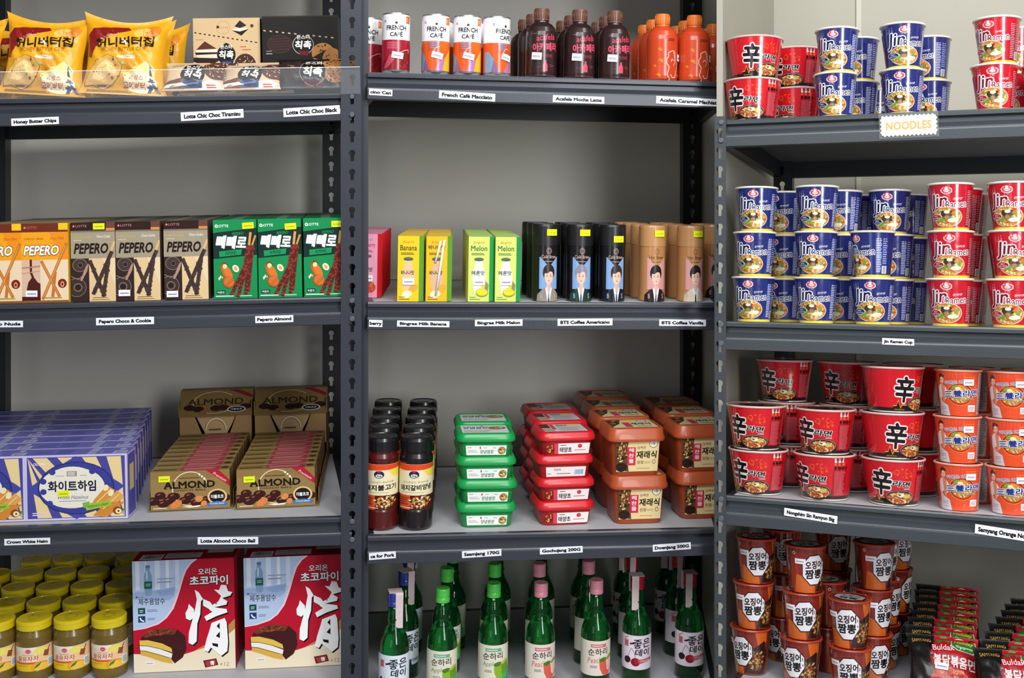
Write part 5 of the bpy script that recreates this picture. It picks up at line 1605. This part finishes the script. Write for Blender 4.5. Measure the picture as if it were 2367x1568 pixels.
# --- green bottles of soju
def soju(kind, capc, seal):
    r = .0296
    prof = [(0, .003), (.022, .0012), (.0272, .0012), (r, .005), (r, .107), (.0284, .117), (.0243, .1285), (.0180, .140), (.0145, .149), (.0130, .156), (.0146, .1605), (.0146, .1635), (.0126, .167), (.0120, .196), (0.0, .196)]
    m = MB()
    m.lathe_soft(prof[1:-1], '#1c8a3c', 'glass', 36)
    P = [('bottle', m.mesh('bottle'), 'green glass bottle')]
    m = MB()
    rl = r + .0003
    lp = [(rl, .030), (rl, .099)]
    a = arc_art(rl, 200, .030, .099)
    S = 120 / 200
    Q = lambda x: 50 + (x - 50) * S
    paper = {'apple': '#e3dfc9', 'peach': '#e3dccd', 'cherry': '#ecdfea', 'blue': '#dfe9f2'}[kind]
    if kind in ('apple', 'peach'):
        c = '#6aa88a' if kind == 'apple' else '#d96a70'
        a.rect(Q(24), 9, Q(76), 18, c).bars(Q(28), 11.5, Q(72), 15.5, 1, '#e8f0e6')
        a.text('순하리', Q(48), 31, 66 * S, 20, '#23201f', .02, 0, 3)
        a.text('Apple' if kind == 'apple' else 'Peach', Q(36), 55, 46 * S, 16, '#7a9a6a' if kind == 'apple' else '#d9685a', .0, .2, 3)
        f1, f2 = ('#8ab42c', '#6a9a24') if kind == 'apple' else ('#e0604e', '#d8452f')
        a.poly([(Q(52), 62), (Q(66), 52), (Q(104), 44), (Q(110), 80), (Q(84), 100), (Q(64), 98), (Q(54), 80)], f1).poly([(Q(76), 56), (Q(104), 50), (Q(108), 74), (Q(90), 90), (Q(80), 84)], f2 if kind == 'apple' else '#efc6c0').ell(Q(64), 54, 13 * S, 6, '#4f7a2c', 15).poly([(Q(72), 54), (Q(92), 42), (Q(106), 44), (Q(84), 56)], '#b5c24a' if kind == 'apple' else '#7fa548')
        if kind == 'apple':
            a.poly([(Q(70), 100), (Q(96), 74), (Q(112), 70), (Q(112), 100)], '#4ab474')
        a.bars(Q(22), 70, Q(48), 78, 2, '#8a867a')
    else:
        c = '#20243a' if kind == 'blue' else '#2c1c30'
        a.poly([(Q(16), 23), (Q(30), 19), (Q(34), 20), (Q(28), 25), (Q(18), 27)], c).text('좋은', Q(58), 23, 60 * S, 27, c, .03, .1, 5).text('데이', Q(60), 49, 52 * S, 21, c, .04, .1, 2)
        a.rect(Q(-4), 14, Q(12), 34, '#c9808a').bars(Q(-2), 17, Q(10), 31, 3, '#b8303c')
        if kind == 'cherry':
            a.line([(Q(10), 66), (Q(16), 48), (Q(22), 38)], .8, '#5a4a44').line([(Q(36), 66), (Q(32), 50), (Q(24), 38)], .8, '#5a4a44').ell(Q(8), 72, 12 * S, 10, '#3a1a22', 20).ell(Q(36), 77, 15 * S, 12, '#8a1420').ell(Q(40), 76, 9 * S, 8, '#b3202c').poly([(Q(42), 70), (Q(92), 66), (Q(94), 73), (Q(48), 82)], '#c25a66').text('Cherry', Q(68), 74, 34 * S, 6, '#fbeaec', .03, .1, 4).poly([(Q(-6), 10), (Q(10), 2), (Q(14), 4), (Q(-6), 16)], '#d9a0aa')
        else:
            a.poly([(Q(-6), 100), (Q(-6), 66), (Q(2), 60), (Q(8), 72), (Q(14), 62), (Q(22), 76), (Q(28), 70), (Q(40), 84), (Q(50), 82), (Q(54), 100)], '#20264a').bars(Q(44), 82, Q(92), 90, 2, '#3a4a8a')
    m.lathe([(rl, .030, paper, 'paper'), (rl, .099, paper, 'paper')], 'paper', 36)
    # the paper only wraps the front half: drop the back faces
    keep = [i for i, f in enumerate(m.f) if sum(m.v[j][1] for j in f) / len(f) < .006]
    m.f, m.c, m.m, m.s = [[q[i] for i in keep] for q in (m.f, m.c, m.m, m.s)]
    wrap(m, a, lp, 'paper')
    P.append(('label_wrap', m.mesh('label_wrap'), 'printed paper label'))
    m = MB()
    m.lathe([(.0126, .186, capc), (.0140, .1865, capc), (.0140, .193, capc), (.0134, .194, capc), (.0140, .195, capc), (.0134, .1965, capc), (.0140, .198, capc), (.0140, .211, capc), (.0130, .213, capc), (0, .213, capc)], 'plastic' if not seal else 'gloss', 28)
    P.append(('cap', m.mesh('cap'), None))
    if seal:
        m = MB()
        sg = 1 if kind == 'blue' else -1
        x0, x1 = sorted((sg * .002, sg * .0125))
        path = [(-.0146, .146), (-.0142, .185), (-.0152, .210), (-.0135, .2145), (.0135, .2145), (.0152, .208), (.0142, .175)]
        vs = [(x, y, z) for y, z in path for x in (x0 - .002, x1 + .002)]
        m.add(vs, [(2 * i, 2 * i + 1, 2 * i + 3, 2 * i + 2) for i in range(len(path) - 1)], '#dcc6c6', 'paper')
        m.box(-.0125, .0125, -.0135, .0135, .2136, .2142, '#dcc6c6', 'paper')
        P.append(('tax_seal', m.mesh('tax_seal'), 'pale paper seal strip'))
    return Proto('soju_bottle', 'bottle', P)


SOJU = {'apple': soju('apple', '#4fc24a', False), 'peach': soju('peach', '#d98a9a', False), 'cherry': soju('cherry', '#b3202c', True), 'blue': soju('blue', '#2a3a8a', True)}

# ================================================================== the goods on the shelves
SEEN = set()


def put(proto, M, label, group=None, **k):
    label = ' '.join(label.split())
    if label in SEEN:
        print('SAME LABEL', label)
    if not 4 <= len(label.split()) <= 16:
        print('LABEL LENGTH', len(label.split()), label)
    SEEN.add(label)
    return proto.place(M, label, group, **k)


def away(px, v0, v, vp):
    """picture column of a row that starts at px and runs back towards vp"""
    return px + (vp - px) * (1 - (DIST + v0) / (DIST + v))


def back_row(k):
    return 'front' if k == 0 else ORD[k] + ' from the front'


# ---------- left rack, upper shelf: chips and cookies
g = 'honey butter chip bags'
for px, v, tilt, roll, rot, lb in ((95, .048, -13, 4, 3, 'yellow chip bag in front, nearest the shelf strip about chips'), (284, .050, -13, 3, 6, 'yellow chip bag in front, beside the beige wrapped cookies'),
                                   (-104, .055, -12, 3, 4, 'yellow chip bag cut off by the edge of the picture'), (118, .125, -10, -1, -2, 'yellow chip bag half hidden behind the front bag over its name strip'),
                                   (306, .135, -9, 0, -1, 'yellow chip bag half hidden behind the front bag beside the cookies'), (40, .19, -8, 2, 2, 'yellow chip bag at the back, its top showing between two front bags'),
                                   (350, .235, -8, -2, -3, 'yellow chip bag at the back, close to the beige cookie box')):
    q = chips_on(.006, .098, .0022)[0]
    put(CHIPS, at(FL, px, v, 1, .003 + .0016 * abs(roll), rot, tilt, 0, roll), lb, g, st=((ST_W, q[0] - .012, q[1], .092, -6),) if lb.startswith('yellow chip bag in front') else ())
put(TIRA, at(FL, 538, .26, 1), 'beige cookie box with cake pictures and a black round badge', 'cookie boxes on the upper shelf')
put(BLACK, at(FL, 704, .24, 1), 'black cookie box with a dashed line and an orange cookie', 'cookie boxes on the upper shelf')
for px, v, t, rot, P, lb in ((447, .035, -38, 1, TPACK, 'beige wrapped cookie pack in front, next to the yellow chip bags'), (578, .035, -44, -3, TPACK, 'beige wrapped cookie pack in front, next to the black wrapped pack'),
                             (716, .040, -32, 0, BPACK, 'black wrapped cookie pack leaning in front of the black cookie box'), (484, .130, -26, 3, TPACK, 'beige wrapped cookie pack behind the one next to the chip bags'),
                             (612, .130, -26, -2, TPACK, 'beige wrapped cookie pack behind the one next to the black pack'), (744, .130, -24, 0, BPACK, 'black wrapped cookie pack directly in front of the black cookie box')):
    put(P, at(FL, px, v, 1, .012, rot, t), lb, 'wrapped cookie packs')

# ---------- left rack, second shelf: stick biscuits
VL = 760
for px, P, n, d, cname, gname in ((5, NUDE, 15, .0306, 'orange biscuit box, column at the edge of the picture', 'orange stick biscuit boxes'), (112, NUDE, 15, .0306, 'orange biscuit box, column next to the brown boxes', 'orange stick biscuit boxes'),
                                  (223, CHOCO, 15, .0306, 'brown biscuit box, column next to the orange boxes', 'brown stick biscuit boxes'), (326, CHOCO, 15, .0306, 'brown biscuit box, middle column of three', 'brown stick biscuit boxes'), (436, CHOCO, 15, .0306, 'brown biscuit box, column next to the green boxes', 'brown stick biscuit boxes'),
                                  (551, ALM, 10, .0466, 'green biscuit box, column next to the brown boxes', 'green stick biscuit boxes'), (653, ALM, 10, .0466, 'green biscuit box, middle column of three', 'green stick biscuit boxes'), (757, ALM, 10, .0466, 'green biscuit box, column against the slotted post', 'green stick biscuit boxes')):
    v0 = .010 + d / 2 + (.006 if px in (223, 326, 436) else 0)
    dd = d
    for k in range(n):
        v = v0 + dd * k
        st = ()
        if k == 0:
            y = -d / 2
            st = {112: ((ST_W, -.026, y - .0006, .012, 1),), 223: ((ST_Y, .012, y - .0006, .139, 0),), 326: ((ST_W, -.027, y - .0006, .009, 0),), 436: ((ST_W, -.027, y - .0006, .005, 0),),
                  551: ((ST_Y, .026, y - .0006, .135, -3),), 653: ((ST_Y, .022, y - .0006, .132, -3),), 757: ((ST_Y, .024, y - .0006, .135, 0),)}.get(px, ())
        put(P, at(FL, away(px, v0, v, VL), v, 2, 0, .4 * rnd.uniform(-1, 1) if k else 0), f'{cname}, {back_row(k)}', gname, st=st)

# ---------- left rack, third shelf: wafers and chocolates
for px, cn in ((-45, 'column at the edge of the picture'), (189, 'column next to the gold packs')):
    v0 = .034 + HD / 2
    for k in range(8):
        v = v0 + (HD + .0032) * k
        st = ((ST_Y, -.024, -HD / 2 - .0022, .046, -1),) if (px > 0 and k == 0) else ()
        put(HEIM, at(FL, away(px, v0, v, 560), v, 3), f'blue striped wafer box, {cn}, {back_row(k)}', 'wafer boxes', st=st)
for px, nm in ((433, 'beside the wafer boxes'), (634, 'beside the slotted post')):
    M = at(FL, px, .078 + TD / 2 - .012, 3, 0, 4.0, 0, (.041 if px < 500 else .025))
    put(DISPLAY, M, f'opened gold display carton with chocolate packs, {nm}', 'display cartons')
    for k in range(9):
        st = ((ST_Y, -.050 if px < 500 else -.052, -AD / 2 - .0016, .056 if px < 500 else .051, 0),) if k == 0 else ()
        put(ALMPACK, M @ Matrix.Translation((rnd.uniform(-.001, .001), -TD / 2 + .010 + AD / 2 + .0388 * k, .0026)), f'gold chocolate almond pack in the carton {nm}, {back_row(k)}', 'gold chocolate packs', st=st)

# ---------- left rack, bottom shelf: jars and pie boxes
cols = ((-88, 'column cut by the picture edge'), (-4, 'fourth column from the red boxes'), (82, 'third column from the red boxes'), (168, 'second column from the red boxes'), (255, 'column nearest the red boxes'))
for c, (px, cn) in enumerate(cols):
    for k in range(5):
        if c == 0 and k in (0, 4):
            continue
        v = .125 + .094 * k
        put(CITRON, at(FL, away(px, .125, v, 640), v, 4, 0, rnd.uniform(-8, 8) + 10), f'yellow-lidded jar of honey tea, {cn}, {back_row(k)}', 'yellow-lidded tea jars')
put(CHOCOPIE, at(FL, 443, .120 + CD / 2, 4, 0, 1.5), 'red pie box standing between the tea jars and another red box', 'red pie boxes')
put(CHOCOPIE, at(FL, 692, .120 + CD / 2, 4, 0, 2), 'red pie box partly hidden by the slotted post', 'red pie boxes')

# ---------- middle rack, upper shelf: canned and bottled coffee
for px, v, P, rot, lb in ((851, .112, CANR, 0, 'red and white coffee can mostly hidden behind the rack post'), (914, .036, CANR, 0, 'red and white coffee can in front, beside the orange cans'), (914, .114, CANR, 160, 'red and white coffee can behind the front red can'),
                          (1006, .036, CANO, 0, 'orange and white coffee can in front, beside the red can'), (1079, .036, CANO, -2, 'orange and white coffee can in front, middle of three'), (1147, .038, CANO, 32, 'orange and white coffee can in front, turned towards the dark bottles'),
                          (1016, .115, CANO, 150, 'orange and white coffee can behind the one beside the red can'), (1084, .115, CANO, 170, 'orange and white coffee can behind the middle orange can'), (1140, .115, CANO, 170, 'orange and white coffee can behind the turned orange can')):
    put(P, at(FM, px, v, 1, 0, rot), lb, 'coffee cans', skip=() if v < .05 else ('price_sticker',))
for px, nm, rot in ((1250, 'beside the coffee cans', 6), (1338, 'middle column', 12), (1419, 'beside the orange bottles', 12)):
    for k in range(3):
        put(MOCHA, at(FM, px - 19 * k, .042 + .078 * k, 1, 0, rot + 9 * k), f'dark brown coffee bottle, column {nm}, {back_row(k)}', 'dark coffee bottles', skip=() if k == 0 else ('price_sticker',))
for px, nm, rot, v0 in ((1529, 'beside the dark bottles', 10, .042), (1603, 'second from the dark bottles', 9, .042), (1648, 'at the end of the shelf', 0, .150)):
    for k in range(3 if v0 < .1 else 2):
        put(CARAMEL, at(FM, px - 20 * k, v0 + .078 * k, 1, 0, rot - 8 * k), f'orange coffee bottle, column {nm}, {back_row(k)}', 'orange coffee bottles', skip=() if k == 0 else ('price_sticker',))

# ---------- middle rack, second shelf: milk cartons and tumblers
for px, P, P2, v0, d, n, cn, gname, vp in ((853, MILKS, MILKS, .105, .043, 8, 'pink strawberry milk carton', 'pink milk cartons', 1050), (948, MILKB, MILKB, .036, .051, 7, 'yellow banana milk carton beside the pink ones', 'yellow milk cartons', 1090), (1012, MILKK, MILKB, .036, .051, 7, 'yellow banana milk carton with a straw or behind it', 'yellow milk cartons', 1040),
                                           (1109, MILKM, MILKM, .031, .043, 9, 'pale green melon milk carton beside the yellow ones', 'pale green milk cartons', 1010), (1171, MILKM, MILKM, .031, .043, 9, 'pale green melon milk carton beside the black tumblers', 'pale green milk cartons', 1010)):
    for k in range(n):
        v = v0 + d * k
        lb = f'{cn}, {back_row(k)}'
        if P is MILKK:
            lb = 'yellow banana milk carton with a white straw across its front' if k == 0 else f'yellow banana milk carton, {ORD[k]} in the column led by the one with the straw'
        put(P if k == 0 else P2, at(FM, away(px, v0, v, vp), v, 2, 0, rnd.uniform(-.8, .8)), lb, gname, skip=() if k == 0 else ('price_sticker',))
for i, (px, nm) in enumerate(((1259, 'beside the melon milk'), (1338, 'middle column'), (1413, 'beside the tan tumblers'))):
    for k in range(3):
        v = .048 + .064 * k
        put(TB[i], at(FM, away(px, .048, v, 800), v, 2, 0, (4, -2, 2)[i] + 20 * k), f'black portrait tumbler, column {nm}, {back_row(k)}', 'black coffee tumblers', skip=() if k == 0 else ('price_sticker',))
for i, (px, nm, v0) in enumerate(((1506, 'beside the black tumblers', .048), (1594, 'second from the black tumblers', .048), (1646, 'at the end of the shelf', .135))):
    for k in range(4 if i < 2 else 2):
        v = v0 + .064 * k
        put(TH[i % 2], at(FM, away(px, v0, v, 760), v, 2, 0, 3 + 24 * k), f'tan portrait tumbler, column {nm}, {back_row(k)}', 'tan coffee tumblers', skip=() if k == 0 else ('price_sticker',))

# ---------- middle rack, third shelf: sauces and pastes
for px, P, cn, v0, n, vp in ((880, SAUCE_R, 'column next to the rack post', .062, 5, 990), (960, SAUCE_D, 'column next to the green tubs', .058, 5, 1075)):
    for k in range(n):
        v = v0 + .092 * k
        if v > .5:
            break
        put(P, at(FM, away(px, v0, v, vp), v, 3, 0, -4), f'black-lidded sauce jar, {cn}, {back_row(k)}', 'black-lidded sauce jars')
LV = ('bottom', 'second from the bottom', 'third from the bottom', 'top')
for s, (px, v) in enumerate(((1120, .082), (1116, .194))):
    for k in range(4):
        put(SSAM, at(FM, px + (0, 3, 0, -1)[k], v, 3, .0455 * k, (0, -1, .5, -.5)[k]), f'green paste tub, {LV[k]} of the {("front", "rear")[s]} green stack', 'green paste tubs')
for s, (px, v) in enumerate(((1297, .086), (1283, .196), (1266, .306))):
    for k in range(4):
        put(GOCHU2 if (k == 2 and s == 0) else GOCHU, at(FM, px + (0, 1, -2, 3)[k], v, 3, .0455 * k, 4), f'red paste tub, {LV[k]} of the {("front", "middle", "rear")[s]} red stack', 'red paste tubs')
for c, (lst, nm) in enumerate((((((1465, .085), (1436, .196), (1417, .307), (1398, .418))), 'beside the red tubs'), (((1614, .110), (1586, .221), (1556, .332)), 'at the end of the shelf'))):
    for s, (px, v) in enumerate(lst):
        for k in range(2):
            put(DOEN, at(FM, px - (7 if k else 0), v, 3, .0945 * k, (2, 3)[k % 2] if s < 1 else 5), f'brown paste tub, {("lower", "upper")[k]}, {ORD[s]} stack of the row {nm}', 'brown paste tubs')

# ---------- middle rack, bottom shelf: green bottles
for px, v, kd, rot, nm in ((909, .062, 'blue', 6, 'beside the rack post'), (1020, .075, 'apple', -4, 'next to the blue-capped bottles'), (1138, .095, 'apple', -4, 'next to the pink-capped bottles'), (1247, .090, 'peach', 3, 'next to the green-capped bottles'), (1375, .098, 'peach', 2, 'next to the red-capped bottles'), (1470, .118, 'cherry', 0, 'next to the pink-capped bottles'), (1592, .125, 'cherry', 4, 'at the end of the shelf')):
    capn = {'blue': 'blue', 'apple': 'light green', 'peach': 'pink', 'cherry': 'red'}[kd]
    for k in range(3):
        dx = {909: (0, 24, 34), 1020: (0, 10, 24), 1138: (0, 2, 10), 1247: (0, -4, 2), 1375: (0, -18, -28), 1470: (0, -12, -24), 1592: (0, -27, -50)}[px][k]
        put(SOJU[kd], at(FM, px + dx, v + .118 * k, 4, 0, rot + (0, 20, -24)[k]), f'{capn}-capped green bottle, column {nm}, {back_row(k)}', 'green glass bottles')


# ---------- noodle rack
def stack(P, px, v, lev, n, pitch, desc, group, rots=(0,), dx=(0,), skip=(), tilt=0):
    for k in range(n):
        nm = {1: ('single',), 2: ('lower', 'upper'), 3: ('bottom', 'middle', 'top'), 4: LV}[n][k]
        up = pitch * k
        lb = f'{desc}, {nm}' if n > 1 else desc
        put(P, at(FR, px + dx[k % len(dx)], v, lev, up, rots[k % len(rots)], tilt), lb, group, skip=skip)


NS = ('price_sticker',)
# upper shelf
stack(SHIN, 1740, .056, 1, 2, .0821, 'red noodle bowl on the upper shelf, front stack by the side wall', 'red noodle bowls', (5, 42), (0, 4))
stack(SHIN, 1840, .175, 1, 2, .0821, 'red noodle bowl on the upper shelf, stack behind the front bowls', 'red noodle bowls', (-20, -8))
stack(JINB, 1934, .050, 1, 2, .0857, 'blue noodle cup, upper shelf, front stack beside the red bowls', 'blue noodle cups', (2, 0), (-2, 2))
stack(JINB, 1984, .145, 1, 2, .0857, 'blue noodle cup, upper shelf, stack behind the one beside the bowls', 'blue noodle cups', (-25, -20))
stack(JINB, 2024, .245, 1, 1, .0857, 'blue noodle cup, upper shelf, alone between the two front stacks', 'blue noodle cups', (-4,))
stack(JINB, 2087, .050, 1, 2, .0857, 'blue noodle cup, upper shelf, front stack above the NOODLES sign', 'blue noodle cups', (2, 14), (0, 1))
stack(JINB, 2150, .175, 1, 2, .0857, 'blue noodle cup, upper shelf, stack behind the one above the sign', 'blue noodle cups', (-14, -34))
stack(JINR, 2303, .052, 1, 2, .0857, 'red noodle cup on the upper shelf, front stack', 'red noodle cups', (0, -18), (-2, 4))
stack(JINR, 2350, .150, 1, 2, .0857, 'red noodle cup on the upper shelf, stack behind the front red cups', 'red noodle cups', (-30, -20))
put(SHIN, at(FR, 2440, .06, 1), 'red noodle bowl on the upper shelf, cut off by the picture edge', 'red noodle bowls')
# second shelf
stack(JINB, 1745, .050, 2, 3, .0857, 'blue noodle cup, second shelf, front stack by the side wall', 'blue noodle cups', (0, -2, 6), (-3, 0, 4))
stack(JINB, 1818, .150, 2, 3, .0857, 'blue noodle cup, second shelf, stack behind the front one by the wall', 'blue noodle cups', (-26, -24, -22))
stack(JINB, 1887, .050, 2, 3, .0857, 'blue noodle cup, second shelf, second front stack from the wall', 'blue noodle cups', (0, 4, 8), (0, 0, 2))
stack(JINB, 1946, .145, 2, 3, .0857, 'blue noodle cup, second shelf, stack behind the second front one', 'blue noodle cups', (-26, -28, -20))
stack(JINB, 1984, .240, 2, 3, .0857, 'blue noodle cup, second shelf, rearmost stack behind the second front one', 'blue noodle cups', (-34, -30, -36))
stack(JINB, 2018, .052, 2, 2, .0857, 'blue noodle cup, second shelf, front stack of only two', 'blue noodle cups', (4, -40), (0, 0))
stack(JINB, 2064, .150, 2, 3, .0857, 'blue noodle cup, second shelf, stack behind the stack of only two', 'blue noodle cups', (-22, -24, 2), (0, 0, -6))
stack(JINB, 2100, .245, 2, 3, .0857, 'blue noodle cup, second shelf, rearmost stack behind the stack of two', 'blue noodle cups', (-28, -30, -30))
stack(JINR, 2197, .052, 2, 3, .0857, 'red noodle cup, second shelf, front stack beside the blue cups', 'red noodle cups', (-2, 4, -4), (0, 2, 2))
stack(JINR, 2222, .150, 2, 3, .0857, 'red noodle cup, second shelf, stack behind the front one beside blue', 'red noodle cups', (-20, -24, -20))
stack(JINR, 2238, .245, 2, 3, .0857, 'red noodle cup, second shelf, rearmost stack near the blue cups', 'red noodle cups', (-20, -24, -20))
stack(JINR, 2341, .052, 2, 3, .0857, 'red noodle cup, second shelf, front stack cut by the picture edge', 'red noodle cups', (-4, 10, -8), (-2, 2, 0))
stack(JINR, 2341, .150, 2, 3, .0857, 'red noodle cup, second shelf, stack behind the one at the edge', 'red noodle cups', (10, 24, 20), (-4, -4, -2))
# third shelf
stack(SHIN, 1750, .070, 3, 2, .0821, 'red noodle bowl, third shelf, front stack by the side wall', 'red noodle bowls', (2, 4), (3, -2))
stack(SHIN, 1906, .068, 3, 2, .0821, 'red noodle bowl, third shelf, second front stack from the wall', 'red noodle bowls', (-12, -2), (0, 2))
stack(SHIN, 2066, .068, 3, 3, .0821, 'red noodle bowl, third shelf, front stack of three', 'red noodle bowls', (16, 49, 66), (0, -2, -1))
stack(SHIN, 1816, .195, 3, 3, .0821, 'red noodle bowl, third shelf, rear stack by the side wall', 'red noodle bowls', (-30, -30, 4), (2, 2, -2))
stack(SHIN, 1961, .195, 3, 3, .0821, 'red noodle bowl, third shelf, second rear stack from the wall', 'red noodle bowls', (-30, -30, 4), (2, 2, -2))
stack(SHIN, 2112, .200, 3, 3, .0821, 'red noodle bowl, third shelf, stack behind the front three', 'red noodle bowls', (120, 140, 160))
stack(ORANGE, 2217, .060, 3, 3, .0817, 'orange noodle cup, third shelf, front stack beside the bowls', 'orange noodle cups', (2, -2, -4), (0, -2, 0))
stack(ORANGE, 2250, .160, 3, 3, .0817, 'orange noodle cup, third shelf, stack behind the one beside the bowls', 'orange noodle cups', (-60, -60, -60), (0, -2, 0), NS)
stack(ORANGE, 2337, .060, 3, 3, .0817, 'orange noodle cup, third shelf, front stack at the picture edge', 'orange noodle cups', (-4, 0, -6), (0, 2, 0))
stack(ORANGE, 2372, .160, 3, 3, .0817, 'orange noodle cup, third shelf, stack behind the edge stack', 'orange noodle cups', (-60, -60, -60), (0, -2, 0), NS)
# bottom shelf
q = 'octagon-badged noodle cup'
stack(SQUID, 1742, .125, 4, 3, .0843, f'{q}, front stack by the side wall', 'squid noodle cups', (-30, 2, 8), (-6, 0, 6))
stack(SQUID, 1856, .095, 4, 3, .0843, f'{q}, second front stack from the wall', 'squid noodle cups', (-26, 6, 30), (-4, 0, 5))
stack(SQUID, 1965, .075, 4, 2, .0843, f'{q}, nearest stack of only two', 'squid noodle cups', (-6, -10), (2, 0))
stack(SQUID, 1812, .235, 4, 3, .0843, f'{q}, rear stack by the side wall', 'squid noodle cups', (-40, 30, 20), (0, 2, -4))
stack(SQUID, 1912, .205, 4, 2, .0843, f'{q}, rear stack of two behind the second front stack', 'squid noodle cups', (60, 70), (4, 0))
stack(SQUID, 1925, .310, 4, 3, .0843, f'{q}, rearmost stack in the middle', 'squid noodle cups', (30, 40, 20), (4, 0, 2), NS)
stack(SQUID, 2018, .180, 4, 3, .0843, f'{q}, stack nearest the black and red packs', 'squid noodle cups', (24, 40, 30), (-2, 0, 4))
stack(SQUID, 2040, .272, 4, 3, .0843, f'{q}, second stack back near the packs', 'squid noodle cups', (60, 50, 40), (-4, 0, -6), NS)
stack(SQUID, 2066, .380, 4, 3, .0843, f'{q}, rearmost stack near the noodle packs', 'squid noodle cups', (50, 60, 40), (0, 0, 2), NS)

for c, (px, n, v0, nm) in enumerate(((2187, 8, .088, 'column beside the squid cups'), (2353, 8, .046, 'column at the picture edge'))):
    for k in range(n):
        v = v0 + .054 * k
        q = buldak_on(0, .048, .003)[0]
        put(BULDAK, at(FR, px + (10 if c else 1.5) * k + rnd.uniform(-3, 3) - (2 if c == 0 else 0), v, 4, .007, rnd.uniform(-2, 2) + 6, -36 + 3.0 * k), f'black and red noodle pack, {nm}, {back_row(k)}', 'black and red noodle packs', st=((ST_W, -.004, q[1], .044, 4),) if k == 0 else ())
